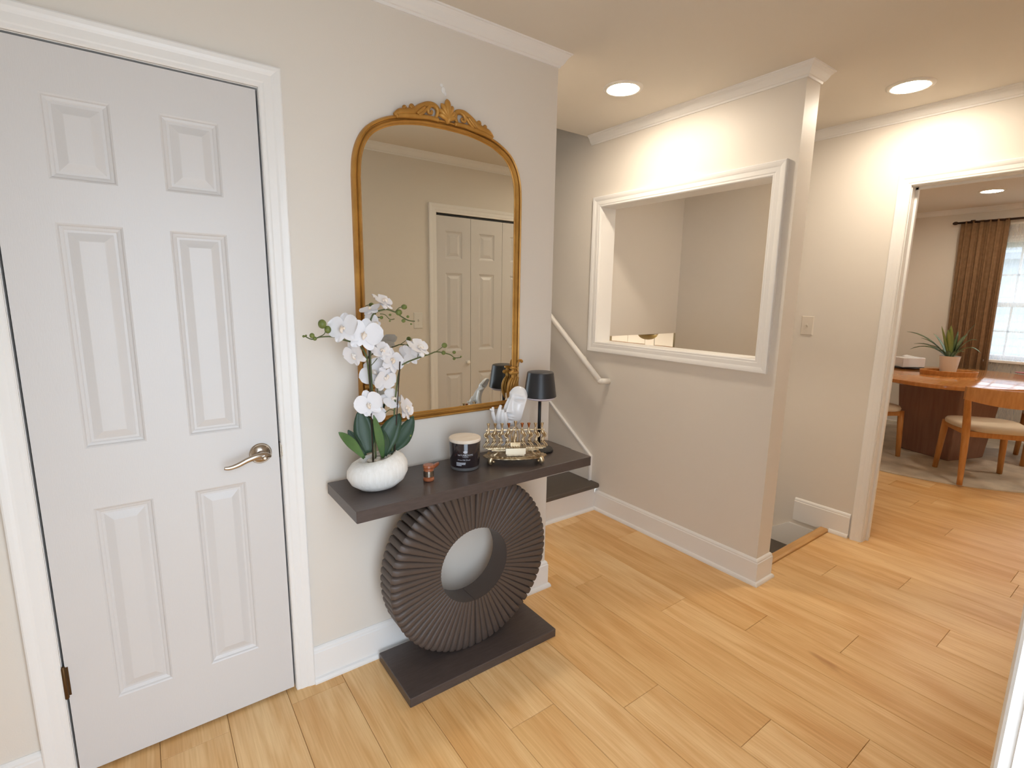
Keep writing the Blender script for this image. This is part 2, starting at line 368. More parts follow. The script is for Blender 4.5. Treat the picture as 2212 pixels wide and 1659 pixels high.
# outward = left of travel
run('trim_1', [(0, .3), (0, 0), (XW, 0)], CROWN, label='white crown moulding above the mirror wall')
run('trim_2', [(XE2, -.5), (XE2, YE), (XE, YE), (XE, .705)], CROWN, label='white crown moulding wrapping the end of the pass-through wall')
run('trim_3', [(XD, YS), (XD, YN)], CROWN, label='white crown moulding above the dining room doorway')
run('trim_4', [(XW, YS), (XD, YS)], CROWN, label='white crown moulding above the closet doors')
run('trim_5', [(XF, -2.8), (XF, .55)], CROWN, label='white crown moulding above the dining window')
run('trim_6', [(XF, .55), (XD2, .55)], CROWN, label='white crown moulding on the dining side wall')
run('baseboard_north', [(0, .45), (0, 0), (DX1+.066, 0)], BASE, label='white baseboard below the mirror beside the white door')
run('baseboard_west', [(DX0-.066, 0), (XW, 0)], BASE, label='white baseboard at the hinge side of the white door')
run('baseboard_east', [(XE2, -.55), (XE2, YE), (XE, YE), (XE, YR)], BASE, label='white baseboard below the pass-through opening')
B2 = [(o, h*1.09) for o, h in BASE]
struct('baseboard_dining', join(sweep([(XD, -.66), (XD, -.553)], [p for p in B2], flat), sweep([(XD, -.553), (XD, -.331)], [(0, -.0), (.014, 0)]+B2[5:], flat)), 'trim', label='white baseboard beside the dining room doorway at the stair edge')
run('baseboard_south', [(EX1+.07, YS), (CX0-.07, YS)], BASE, label='white baseboard beside the closet')
run('baseboard_dining_far', [(XF, -2.8), (XF, .55)], BASE, label='white baseboard below the dining window')

CAS = [(0, 0), (0, .010), (.004, .013), (.012, .013), (.016, .015), (.036, .0155), (.042, .018), (.050, .020), (.060, .021), (.064, .019), (.064, 0)]
def casing(a0, a1, top, put, bottom=0, closed=False, w=1.0):
    pr = [(o*w, h) for o, h in CAS]
    if closed: return sweep([(a0, bottom), (a0, top), (a1, top), (a1, bottom)], pr, put, closed=True)
    return sweep([(a0, bottom), (a0, top), (a1, top), (a1, bottom)], pr, put)

# --- door_1 : six panel door under the console's left
door = thing('door_1', ((DX0+DX1)/2, 0, 0), 'white six panel door with a satin nickel lever left of the console table', None, kind='structure')
OFF = door.location
putN = lambda a, b, h: (a, -h, b)
mk('casing', casing(DX0-.004, DX1+.004, DT+.004, putN), 'trim', door, off=OFF)
mk('jamb', join(box(DX0-.018, DX0-.003, 0, .07, 0, DT+.018), box(DX1+.003, DX1+.018, 0, .07, 0, DT+.018), box(DX0-.003, DX1+.003, 0, .07, DT+.003, DT+.018)), 'trim', door, off=OFF)
PC = [(-1.681, -1.541), (-1.435, -1.292)]; PR = [(.217, .823), (1.0, 1.604), (1.711, 1.916)]
def leaf_geo(x0, x1, z0, z1, yf, yb, cols, rows):
    holes = [(a, b, c, d) for a, b in cols for c, d in rows]
    return join(*[box(a, b, yf, yb, c, d) for a, b, c, d in rects(x0, x1, z0, z1, holes)])
def panel_geo(a, b, c, d, yf, s=1, depth=.010):
    """moulded panel filling the hole a..b x c..d; yf front plane, s=+1 recess toward +Y"""
    def ring(i, dy): return [(a+i, yf+s*dy, c+i), (b-i, yf+s*dy, c+i), (b-i, yf+s*dy, d-i), (a+i, yf+s*dy, d-i)]
    return loft([ring(0, .03), ring(0, 0), ring(.004, .002), ring(.007, .006), ring(.013, .008), ring(.016, depth), ring(.022, depth), ring(.042, .002), ring(.044, .0015)])
mk('leaf', leaf_geo(DX0+.003, DX1-.003, .012, DT-.003, -.002, .033, PC, PR), 'door', door, off=OFF)
for a, b in PC:
    for c, d in PR: mk('panel', panel_geo(a, b, c, d, -.002), 'door', door, off=OFF)
# lever set
hx, hz = -1.243, .912
ros = mk('lever_rose', xf(lathe([(.034, 0), (.034, .003), (.031, .006), (.030, .006), (.028, .009), (.022, .011), (.018, .014), (.0125, .015), (.0125, .034), (.0115, .036)], 32), Matrix.Translation((hx, -.002, hz)) @ Matrix.Rotation(R(90), 4, 'X')), 'nickel', door, auto=40, off=OFF, label='satin nickel rose with lever')
mk('lever', tube([(hx+.024, -.044, hz-.004), (hx+.010, -.046, hz+.002), (hx-.015, -.050, hz+.004), (hx-.045, -.053, hz-.002), (hx-.075, -.053, hz-.014), (hx-.098, -.052, hz-.019), (hx-.112, -.052, hz-.017)], [.004, .010, .010, .0085, .0075, .0065, .005], 10, 5, flat=(1.05, .75)), 'nickel', ros, smooth=True, off=OFF)
mk('lock_button', xf(lathe([(.0085, .0), (.0085, .003), (.006, .004), (.006, .008), (.004, .010)], 16), Matrix.Translation((hx+.002, -.056, hz-.001)) @ Matrix.Rotation(R(90), 4, 'X')), 'nickel', ros, auto=40, off=OFF)
mk('strike_plate', join(box(DX1+.0005, DX1+.003, -.008, .02, hz-.028, hz+.028), sweep([(0, 0), (.008, 0)], [(-.02, 0), (.02, 0), (.014, .008), (-.014, .008)], lambda a, b, h: (DX1+.004+h, -.012+a*.3, hz+b))), 'nickel', door, off=OFF)
mk('door_stop_gap', box(DX1-.003, DX1+.003, .030, .036, 0, DT), 'blackd', door, off=OFF)
for z in (.324, 1.80):
    mk('hinge', join(sh(lathe([(.0035, -.051), (.0055, -.048), (.0055, .048), (.0035, .051)], 10), (DX0, -.0075, z)), box(DX0-.004, DX0+.010, -.0028, -.001, z-.045, z+.045)), 'bronze', door, auto=40, off=OFF)

# --- pass-through frame: trim_7
pt = struct('trim_7', casing(OY0+.005, OY1-.005, OZ1-.005, lambda a, b, h: (XE-h, a, b), bottom=OZ0+.005, closed=True), 'trim', label='white moulded picture-frame casing around the pass-through opening')
mk('jamb', join(box(XE, XE2, OY0, OY0+.006, OZ0, OZ1), box(XE, XE2, OY1-.006, OY1, OZ0, OZ1), box(XE, XE2, OY0, OY1, OZ1-.006, OZ1), box(XE, XE2, OY0, OY1, OZ0, OZ0+.006)), 'trim', pt)
# --- dining doorway casing: trim_8
t8 = struct('trim_8', casing(DY0+.004, DY1-.004, 2.051, lambda a, b, h: (XD-h, a, b), w=.93), 'trim', label='white casing of the doorway to the dining room')
mk('jamb', join(box(XD, XD2, DY1-.008, DY1, 0, 2.055), box(XD, XD2, DY0, DY0+.008, 0, 2.055), box(XD, XD2, DY0, DY1, 2.047, 2.055), box(XD+.05, XD+.062, DY1-.02, DY1-.008, 0, 2.047), box(XD+.05, XD+.062, DY0+.008, DY1-.008, 2.035, 2.047)), 'trim', t8)
mk('casing', sweep([(DY1-.004, 0), (DY1-.004, 2.051), (DY0+.004, 2.051), (DY0+.004, 0)], [(-o*.93, h) for o, h in CAS], lambda a, b, h: (XD2+h, a, b)), 'trim', t8)
# --- entry doorway: door_2 frame
d2 = struct('door_2', join(box(EX0, EX0+.012, YS2, YS, 0, 2.055), box(EX1-.012, EX1, YS2, YS, 0, 2.055), box(EX0, EX1, YS2, YS, 2.043, 2.055)), 'trim', label='white jamb of the open entry doorway at the room edge')
mk('casing', casing(EX0+.006, EX1-.006, 2.049, lambda a, b, h: (a, YS+h, b)), 'trim', d2)
mk('threshold', box(EX0+.012, EX1-.012, YS2, YS2+.10, 0, .012), 'nickel', d2)
# --- closet bifold: door_3
d3 = thing('door_3', ((CX0+CX1)/2, YS, 0), 'white bifold closet doors seen in the mirror', None, kind='structure')
O3 = d3.location
mk('casing', casing(CX0-.004, CX1+.004, 2.039, lambda a, b, h: (a, YS+h, b)), 'trim', d3, off=O3)
lw = (CX1-CX0)/4
for i in range(4):
    a, b = CX0+i*lw+.0015, CX0+(i+1)*lw-.0015
    lf = mk('leaf', leaf_geo(a, b, .02, 2.022, YS-.003, YS-.032, [(a+.075, b-.075)], PR), 'door', d3, off=O3)
    for c, d in PR: mk('panel', panel_geo(a+.075, b-.075, c, d, YS-.003, -1), 'door', lf, off=O3)
    if i in (0, 3):
        kx = b-.03 if i == 0 else a+.03
        mk('knob', xf(lathe([(.012, 0), (.008, .004), (.008, .012), (.016, .018), (.017, .024), (.013, .030), (.004, .032)], 16), Matrix.Translation((kx, YS-.003, .905)) @ Matrix.Rotation(R(-90), 4, 'X')), 'trim', lf, smooth=True, off=O3)
mk('track', box(CX0, CX1, YS-.03, YS-.006, 2.026, 2.036), 'blackd', d3, off=O3)

# --- window_1
w = thing('window_1', (XF, (WY0+WY1)/2, WZ0), 'white double hung dining window with grilles', None, kind='structure'); OW = w.location
putW = lambda a, b, h: (XF-h, a, b)
mk('casing', casing(WY0, WY1, WZ1, putW, bottom=WZ0), 'trim', w, off=OW)
mk('sill', cbox(XF-.06, XF+.05, WY0-.09, WY1+.09, WZ0-.03, WZ0, .004), 'trim', w, off=OW)
zm = (WZ0+WZ1)/2-.03
for nm, z0, z1, xo in (('upper_sash', zm-.02, WZ1, .07), ('lower_sash', WZ0, zm+.02, .035)):
    fr = .045
    s_ = mk(nm, join(*[box(XF+xo, XF+xo+.03, a, b, c, d) for a, b, c, d in rects(WY0, WY1, z0, z1, [(WY0+fr, WY1-fr, z0+fr, z1-fr)])]), 'vinyl', w, off=OW)
    nx, nz = 4, 2
    for i in range(1, nx):
        y = WY0+fr+(WY1-WY0-2*fr)*i/nx; mk('muntin', box(XF+xo+.008, XF+xo+.024, y-.009, y+.009, z0+fr, z1-fr), 'vinyl', s_, off=OW)
    for j in range(1, nz):
        z = z0+fr+(z1-z0-2*fr)*j/nz; mk('muntin', box(XF+xo+.008, XF+xo+.024, WY0+fr, WY1-fr, z-.009, z+.009), 'vinyl', s_, off=OW)
    mk('pane', box(XF+xo+.014, XF+xo+.018, WY0+fr, WY1-fr, z0+fr, z1-fr), 'glass', s_, off=OW)
mk('roller_shade', box(XF+.020, XF+.023, WY0+.01, WY1-.01, 1.985, WZ1), 'sheer', w, off=OW)

# --- stairs going up
st = thing('staircase', (.45, YR, 0), 'stairs going up with dark treads and white risers beside the pass-through wall', 'stairs'); OS = st.location
RISE, RUN = .19, .268
for i in range(8):
    y = YR+i*RUN; z = RISE+.176*i
    mk('riser', box(0, XE-.014, y, y+.02, max(0, z-.176) if i else 0, z-.028), 'trim', st, off=OS)
    mk('tread', sweep([(.001, 0), (XE-.002 if i == 0 else XE-.016, 0)], [(-.028+.004, z-.03), (-.030, z-.02), (-.028, z-.006), (-.022, z-.001), (0, z), (RUN+.02, z), (RUN+.02, z-.028)], lambda a, b, h: (a, y+b, h)), 'tread', st, off=OS)
mk('shoe_moulding', sweep([(0, 0), (XE-.026, 0)], [(0, 0), (-.016, 0), (-.015, .010), (-.008, .019), (0, .02)], lambda a, b, h: (a, YR+b, h)), 'trim', st, off=OS)
y0s, z0s = .585, .365; sl = .676
mk('skirt', join(extr([(y0s, RISE+.001), (y0s, z0s), (y0s+2.2, z0s+2.2*sl), (y0s+2.2, z0s+2.2*sl-.5), (y0s+.3, RISE)], lambda a, b, h: (XE-.001-h, a, b), 0, .012)), 'wall', st, off=OS)
mk('skirt_cap', sweep([(y0s, RISE), (y0s, z0s), (y0s+2.2, z0s+2.2*sl)], [(-.014, 0), (-.014, .016), (-.008, .019), (.002, .019), (.004, 0)], lambda a, b, h: (XE-.001-h, a, b)), 'trim', st, off=OS)
# --- stairs going down
sd = thing('staircase', (1.45, -.494, 0), 'dark stairs going down behind the pass-through wall', 'stairs'); OD = sd.location
for i in range(6):
    y = -.494+i*RUN; z = -RISE*(i+1)
    mk('riser', box(XE2+.001, XD-.001, y-.02, y-.001, z+.0, z+RISE-.036), 'trim', sd, off=OD)
    mk('tread', box(XE2+.001, XD-.016, y-.001, y+RUN+.02, z-.03, z), 'tread', sd, off=OD)
mk('skirt', extr([(-.494, -.5), (-.494, -.03), (-.309, -.03), (1.3, -.03-1.609*.70), (1.3, LZ), (.6, LZ)], lambda a, b, h: (XD-.001-h, a, b), 0, .015), 'trim', sd, off=OD)
# --- handrail
hr = thing('handrail', (XE, .70, .9), 'white round handrail on the wall beside the stairs going up', 'handrail'); OH = hr.location
ra, rb = Vector((.832, .478, .905)), Vector((.832, 1.9, .905+1.422*.775))
mk('rail', tube([ra, rb], .019, 14, smooth=False), 'rail', hr, smooth=True, off=OH)
mk('rail_return', join(tube([ra, (XE, .462, .900)], .019, 14, smooth=False), ell(ra, (.019, .019, .019), 14, 8)), 'rail', hr, smooth=True, off=OH)
for t in (.155, .8):
    p = ra.lerp(rb, t)
    mk('bracket', join(tube([p+Vector((0, 0, -.012)), p+Vector((.02, 0, -.045)), (XE-.004, p.y, p.z-.06)], .0045, 8, 4), xf(lathe([(.026, 0), (.026, .003), (.02, .005)], 16), Matrix.Translation((XE, p.y, p.z-.06)) @ Matrix.Rotation(R(-90), 4, 'Y'))), 'rail', hr, smooth=True, off=OH)

# --- switches
def switch(loc, face, label, m):
    t = thing('light_switch', loc, label, 'switch', rz=face)
    mk('plate', loft([[(-.036, 0, -.059), (.036, 0, -.059), (.036, 0, .059), (-.036, 0, .059)], [(-.036, -.003, -.059), (.036, -.003, -.059), (.036, -.003, .059), (-.036, -.003, .059)], [(-.032, -.006, -.055), (.032, -.006, -.055), (.032, -.006, .055), (-.032, -.006, .055)]]), m, t)
    mk('toggle', loft([[(-.005, -.005, -.010), (.005, -.005, -.010), (.005, -.005, .008), (-.005, -.005, .008)], [(-.004, -.017, .002), (.004, -.017, .002), (.004, -.017, .011), (-.004, -.017, .011)]]), m, t)
    for z in (-.030, .030): mk('screw', xf(lathe([(.003, 0), (.003, .001), (.001, .0015)], 10), Matrix.Translation((0, -.006, z)) @ Matrix.Rotation(R(90), 4, 'X')), m, t)
switch((XD, -.281, 1.281), R(-90), 'almond light switch plate on the wall left of the dining doorway', 'plate')
switch((.155, YS, 1.245), R(180), 'white light switch plate beside the closet, seen in the mirror', 'plate_w')

# --- recessed lights
def can(x, y, z, label, r=.075, lm='lens'):
    t = thing('recessed_light', (x, y, z), label, 'light', 'recessed ceiling lights')
    mk('trim_ring', loft([[(rr*math.cos(2*PI*i/40), rr*math.sin(2*PI*i/40), zz) for i in range(40)] for rr, zz in ((r+.022, 0), (r+.020, -.005), (r+.006, -.008), (r, -.007), (r, 0))], False), 'ledring', t, smooth=True)
    mk('lens', lathe([(r, -.001), (r, -.0055), (r*.9, -.0065)], 40), lm, t)
can(.473, .067, H, 'glowing round recessed light in the foyer ceiling near the stairs')
can(1.505, -.787, H, 'glowing round recessed light in the ceiling before the dining doorway')
can(4.80, -.44, H, 'glowing round recessed light in the dining room ceiling')
can(2.95, -1.75, H, 'added unseen fill light in the dining ceiling just inside the doorway')  # added out of view to lift the floor past the doorway
can(4.80, -1.90, H, 'added unseen fill light in the dining ceiling over the far chair')  # unseen extra light, added to brighten the dining room

# --- lower level glimpse
struct('floor_lower', box(XE2, 4.76, YN, 4.5, LZ-.05, LZ), 'carpet', label='floor of the lower level room')
for i, (y0, y1, z0, lab) in enumerate(((3.05, 3.70, .775, 'white wall cabinet with a wood lower edge down in the lower room'), (2.885, 3.045, .40, 'tall narrow white cabinet between the wall cabinets of the lower room'), (2.45, 2.88, .775, 'white wall cabinet beside the arched wall of the lower room'))):
    t = thing('wall_cabinet', (4.55, (y0+y1)/2, z0), lab, 'cabinet'); OC = t.location
    mk('body', box(4.42, 4.76, y0, y1, z0, 1.168), 'cab', t, off=OC)
    n = max(1, round((y1-y0)/.33)); dw = (y1-y0)/n
    for k in range(n): mk('door', box(4.40, 4.418, y0+k*dw+.003, y0+(k+1)*dw-.003, z0+.003, 1.14), 'cab', t, off=OC)
    if i != 1: mk('light_rail', box(4.40, 4.43, y0, y1, z0-.022, z0-.001), 'cabwood', t, off=OC)
t = thing('ceiling_lamp', (3.16, 2.0, 1.168), 'tan glass dome lamp hanging from the lower room ceiling', 'lamp')
mk('canopy', lathe([(.06, 0), (.06, -.03), (.02, -.035), (.02, -.10)], 24), 'bronze', t, auto=40)
mk('rim', lathe([(.112, -.100), (.122, -.110), (.122, -.128), (.112, -.135)], 32), 'bronze', t, auto=40)
mk('dome', lathe([(.112*math.cos(a), -.13-.07*math.sin(a)) for a in [PI/2*k/8 for k in range(8)]]+[(.005, -.20)], 32), 'dome', t, smooth=True)
can(3.3, 3.4, 1.168, 'added unseen fill light in the lower room ceiling by the cabinets', .06, 'fill_lens_low')  # unseen, added with a boosted lens so the cabinets read white
can(3.6, 1.4, 1.168, 'added unseen fill light beside the dome lamp of the lower room', .06, 'fill_lens_low')  # second unseen fill light added for the lower room

# ================================================================== CONSOLE TABLE
TZ = .775; TX0, TX1, TY0, TY1 = -1.041, -.039, -.029, -.329; CXT = -.54
ct = thing('console_table', (CXT, -.18, 0), 'dark espresso console table with a fluted round ring pedestal', 'table'); OT = ct.location
mk('top', cbox(TX0, TX1, TY1, TY0, TZ-.040, TZ, .0015), 'espresso', ct, off=OT)
mk('base', cbox(-.877, -.204, -.327, -.039, 0, .036, .002), 'espresso', ct, off=OT)
NL, SEG = 72, 8; RC = .3865; RO, RI = .3395, .152; YF, YB = -.212, -.112
def ring_half(s):
    n = NL//2*SEG; rings = []; hh = .0125
    for k in range(n+1):
        a = PI*k/n*1.0
        th = PI/2 - s*(a*(PI-.014)/PI+.007)
        w = abs(math.sin(a*NL/2)); w = math.sqrt(max(0, 1-(1-w)**2))
        pr = []
        for j in range(7):                                  # front face, inner -> outer
            r = RI+(RO-RI)*j/6; amp = hh*(.25+.75*j/6)
            pr.append((r, YF-amp*w))
        pr += [(RO+.003+hh*w*.9, YF-hh*w*.4+.004), (RO+hh*w, YF+.012), (RO+hh*w, YB-.004), (RO, YB), (RI, YB), (RI, YF)]
        rings.append([(CXT+r*math.cos(th), y, RC+r*math.sin(th)) for r, y in pr])
    return loft(rings)
for s in (1, -1): mk('ring_half', ring_half(s), 'espresso_ring', ct, auto=50, off=OT)

# ================================================================== MIRROR
MC = -.551
mi = thing('wall_mirror', (MC, 0, .95), 'tall arched mirror with an antique gold frame and scrolled crest', 'mirror'); OM = mi.location
half = [(.0, 2.070), (.10, 2.066), (.19, 2.050), (.25, 2.028), (.30, 1.995), (.332, 1.95), (.350, 1.895), (.356, 1.83)]
arc = [(p[0], p[1]) for p in catmull(half, 5)]
outl = [(-.356, .953), (-.356, 1.3)] + [(-a, b) for a, b in arc[::-1]] + arc[1:] + [(.356, 1.3), (.356, .953)]
outl = [(MC+a, b) for a, b in outl]
FR = [(0, 0), (0, .015), (-.0025, .022), (-.007, .026), (-.011, .023), (-.0125, .014), (-.0145, .014), (-.017, .023), (-.0215, .0275), (-.0255, .022), (-.027, .012), (-.0295, .012), (-.033, .009), (-.034, 0)]
mk('frame', sweep(outl, FR, putN, closed=True), 'gold', mi, auto=32, off=OM)
inner = sweep(outl, [(-.031, 0), (-.031, .010)], putN, closed=True)[0]
ipoly = [inner[i*2] for i in range(len(outl))]
mk('glass', loft([[(p[0], -.004, p[2]) for p in ipoly], [(p[0], -.010, p[2]) for p in ipoly]]), 'mirror', mi, off=OM)
def cpt(x, y):                         # crest tracing -> XZ on the frame face
    p = un(840+x/9.217, 200+y/9.217, 'Y', -.03); return p.x, p.z
def both(pts, rad, flatv=(1, .8), per=5, y=-.022, yy=None):
    gs = []
    for s in (1, -1):
        P = []
        for i, (x, yv) in enumerate(pts):
            X, Z = cpt(x, yv); P.append((MC+s*(X-MC), (y if yy is None else yy[i]), Z))
        gs.append(tube(P, rad, 10, per))
    return gs
gs = []
gs += both([(120, 430), (230, 372), (380, 368), (520, 350), (640, 268), (790, 222), (900, 245), (975, 310), (985, 420), (930, 500)], [.006, .011, .013, .012, .010, .010, .010, .009, .008, .004], y=-.024)
gs += both([(150, 455), (320, 440), (480, 455), (640, 470), (820, 490), (1000, 540)], [.008, .010, .010, .009, .008, .008], y=-.024)
gs += both([(930, 262), (830, 262), (785, 330), (800, 400), (850, 410), (868, 375), (838, 360)], [.005, .007, .007, .006, .005, .004, .004], y=-.028)
gs += both([(560, 420), (640, 360), (720, 290)], [.005, .006, .004], y=-.033)
gs += both([(600, 445), (700, 380), (770, 300)], [.005, .006, .004], y=-.030)
gs += both([(860, 500), (750, 490), (700, 430)], [.004, .006, .005], y=-.024)
for (x, y_, r_) in ((320, 290, .0085), (465, 275, .0105), (175, 440, .007)):
    X, Z = cpt(x, y_)
    for s in (1, -1): gs += [ell((MC+s*(X-MC), -.026, Z), (r_, .008, r_), 14, 8), ell((MC+s*(X-MC), -.033, Z), (r_*.45, .005, r_*.45), 10, 6)]
X0, Zb = cpt(1185, 700); 
for ang, ln, wd in ((0, .084, .013), (22, .068, .011), (-22, .068, .011), (42, .053, .010), (-42, .053, .010), (64, .040, .010), (-64, .040, .010)):
    a = R(ang); P = []
    for t in (0, .35, .7, .9, 1): P.append((MC+math.sin(a*t)*ln*t, -.028-.006*math.sin(PI*t), 2.055+math.cos(a*t*.9)*ln*t))
    gs.append(tube(P, [.004, wd*.8, wd, wd*.7, .001], 8, 4))
mk('crest', join(*gs), 'gold', mi, smooth=True, off=OM)
def spt(x, y, d=-.035):
    p = un(1085+x/13.83, 760+y/13.83, 'Y', d); return p
for s in (1, -1):
    def P(x, y, d=-.035): p = spt(x, y, d); return (MC+s*(p.x-MC), p.y, p.z)
    g = [tube([P(450, 440), P(470, 330), P(510, 265), P(560, 250), P(590, 290), P(555, 305)], [.005, .005, .005, .005, .005, .004], 10),
         tube([P(290, 770, -.030), P(225, 880, -.031), P(178, 1050, -.031), P(165, 1250, -.028), P(175, 1400, -.022)], [.005, .006, .0065, .0055, .003], 10),
         tube([P(340, 770, -.031), P(285, 900, -.032), P(245, 1080, -.031), P(235, 1260, -.027)], [.005, .0065, .0065, .005], 10),
         tube([P(410, 740, -.031), P(370, 860, -.032), P(320, 1020, -.031), P(300, 1200, -.026)], [.005, .006, .006, .004], 10),
         tube([P(470, 760, -.028), P(440, 890, -.028), P(400, 1050, -.026)], [.005, .006, .004], 10),
         tube([P(205, 640, -.030), P(260, 630, -.034), P(360, 635, -.034), P(470, 620, -.030)], [.006, .009, .009, .006], 10),
         tube([P(240, 480, -.030), P(330, 490, -.032), P(430, 500, -.030)], [.005, .007, .006], 10),
         tube([P(320, 520, -.030), P(310, 620, -.032), P(320, 780, -.031)], [.006, .007, .008], 10)]
    mk('side_scroll', join(*g), 'gold', mi, smooth=True, off=OM)

# ================================================================== POTTED ORCHID
PO = Vector((-.908, -.168, TZ))
orc = thing('potted_orchid', PO, 'white artificial orchid in a textured white bowl on the console table', 'plant')
rings = []
for k, (r, z) in enumerate(((.035, 0), (.062, .006), (.088, .026), (.101, .052), (.100, .078), (.086, .100), (.066, .112), (.058, .110), (.056, .098), (.050, .088))):
    rg = []
    for i in range(40):
        a = 2*PI*i/40; tl = .010*math.cos(a+.35)*(z/.1)          # rim higher on one side
        wob = 1+.03*math.sin(2*a+1)+(.05*math.sin(3*a) if k > 5 else 0)
        rg.append((r*wob*math.cos(a)*1.02, r*wob*math.sin(a)*.86, z+tl*(1 if k > 3 else .4)))
    rings.append(rg)
mk('pot', loft(rings), 'stone', orc, smooth=True)
rnd = random.Random(3)
for i in range(16):
    a = rnd.random()*2*PI; q = .045*math.sqrt(rnd.random())
    mk('pebble', ell((q*math.cos(a), q*math.sin(a)*.85, .096+.006*rnd.random()+.010*math.cos(a)*q/.045), (.012*rnd.uniform(.7, 1.2), .010*rnd.uniform(.7, 1.2), .008), 8, 5), 'pebble', orc, smooth=True)
def wp(x, y, Y=-.165): return un(x, y, 'Y', Y)
def leaf(base, tip, wpx, m, bow=(0, 0, 0), Yt=-.165, Yb=-.165, nrm=None, fold=.25, edge=1.0):
    a, b = wp(*base, Yb), wp(*tip, Yt); ax = b-a; L_ = ax.length; ax.normalize()
    view = (Vector(CP)-a).normalized() if nrm is None else Vector(nrm)
    side = ax.cross(view).normalized(); nr = side.cross(ax).normalized(); wd = wpx*.0017/2; bowv = Vector(bow)
    rows = []
    for k in range(13):
        t = k/12; wv = wd*(math.sin(PI*min(1, .12+t*.88))**.65 if t < 1 else 0.02)*(.55+.45*min(1, t*2.2)); wv = max(wv, .0015)
        c = a+ax*(L_*t)+bowv*(4*t*(1-t))
        rows.append([tuple(c+side*(wv*u)+nr*(fold*wv*abs(u)*(1 if True else 0))+Vector((0, 0, 0))) for u in (-1, -.5, 0, .5, 1)]+[tuple(c+side*(wv*u)+nr*(fold*wv*abs(u)-.0018)) for u in (1, .5, 0, -.5, -1)])
    return loft(rows)
LV = [((797, 978), (777, 884), 42, 'leaf', (0, 0, 0), -.15, -.17), ((787, 990), (732, 934), 19, 'leaf2', (-.004, 0, .012), -.22, -.19), ((790, 984), (752, 929), 18, 'leaf', (-.005, 0, .006), -.15, -.165),
      ((827, 990), (807, 897), 17, 'leaf2', (.004, 0, -.002), -.22, -.19), ((828, 988), (818, 920), 16, 'leaf', (.016, 0, 0), -.2, -.18), ((829, 984), (864, 893), 42, 'leaf', (-.010, 0, .004), -.17, -.18), ((832, 980), (893, 898), 36, 'leaf', (.010, 0, -.012), -.14, -.165)]
for b, t_, wpx, m, bw, Yt, Yb in LV: mk('leaf', leaf(b, t_, wpx, m, bw, Yt, Yb), m, orc, smooth=True, off=PO)
for a, b in (((797, 752), (806, 1000)), ((864, 781), (852, 985))): mk('stake', tube([wp(*a, -.178), wp(*b, -.178)], .0022, 8, smooth=False), 'stake', orc, smooth=True, off=PO)
STEMS = [[(806, 995), (804, 900), (796, 799), (788, 762), (770, 743), (738, 733), (720, 727.5), (692, 728), (674, 733), (658, 726)],
         [(812, 995), (808, 900), (800, 780), (801, 690), (828, 669), (853, 674), (866, 683), (882, 692), (896, 694)],
         [(846, 990), (852, 889), (857, 835), (864, 797), (875, 784.5), (902, 773.6), (929, 764.6), (944, 760), (971, 765.5), (982, 772.7), (996, 772)]]
for i, sp in enumerate(STEMS):
    Yd = (-.165, -.158, -.165)[i]
    n = len(sp); mk('stem', tube([wp(x, y, Yd-(.03*max(0, k-3)/n if i == 0 else 0)) for k, (x, y) in enumerate(sp)], [.0034]*3+[max(.0012, .003-.0022*(k/n)) for k in range(n-3)], 8, 5), 'stem', orc, smooth=True, off=PO)
for P_ in (((688, 728), (700, 722), (704, 712)), ((853, 674), (862, 665), (872, 663)), ((821, 678), (832, 680), (842, 690), (852, 689)), ((940, 761), (950, 754), (959, 747)), ((804, 870), (815, 850), (816, 830)), ((852, 887), (842, 885), (832, 892)), ((797, 795), (806, 785), (815, 774)), ((902, 773), (904, 762), (905, 752))):
    mk('stem', tube([wp(*p) for p in P_], .0014, 6, 4), 'stem', orc, smooth=True, off=PO)
BUDS = [(696, 700, 8, 9), (708, 712, 6.5, 7.5), (674, 725, 4.8, 5), (680, 731.5, 4, 4), (656, 726.5, 2.6, 2.4), (661, 725, 2, 2), (873, 663, 6.5, 5.5), (861.5, 675, 7, 6.5), (881, 684, 3.2, 3), (871.5, 693, 4.5, 4), (888, 700, 2.4, 2), (842.5, 680, 3, 2.6), (824, 686, 3.6, 3.6), (842, 693.5, 2, 2), (960, 746, 6.5, 6), (958, 762, 5, 5), (981, 761, 4, 3.8), (981, 775, 3.4, 3), (996, 770, 2.2, 2), (887, 942, 3, 3.4)]
for x, y, a, b in BUDS:
    Yd = -.185 if x < 720 else -.162; mk('bud', ell(wp(x, y, Yd), (a*.0016, a*.0016, b*.0016), 12, 8), 'bud', orc, smooth=True, off=PO)
def petal(L_, wd, ang, tilt, cup, n=8):
    rows = []
    for k in range(n+1):
        t = k/n; wv = wd/2*math.sin(PI*min(1, .06+t*.90))**.62
        rows.append([(wv*u, L_*t, tilt*L_*t+cup*L_*(t*t*1.2+.35*u*u*math.sin(PI*t))+.045*L_*t*math.sin(4.2*u+7*t+ang*3)) for u in (-1, -.6, -.2, .2, .6, 1)])
    V = [p for r in rows for p in r]; m_ = 6
    Fc = [(k*m_+i, k*m_+i+1, (k+1)*m_+i+1, (k+1)*m_+i) for k in range(n) for i in range(m_-1)]
    nb = len(V); V = V+[(x, y, z-.0008) for x, y, z in V]; Fc = Fc+[tuple(j+nb for j in f[::-1]) for f in Fc]
    return xf((V, Fc), Matrix.Rotation(-ang, 4, 'Z'))
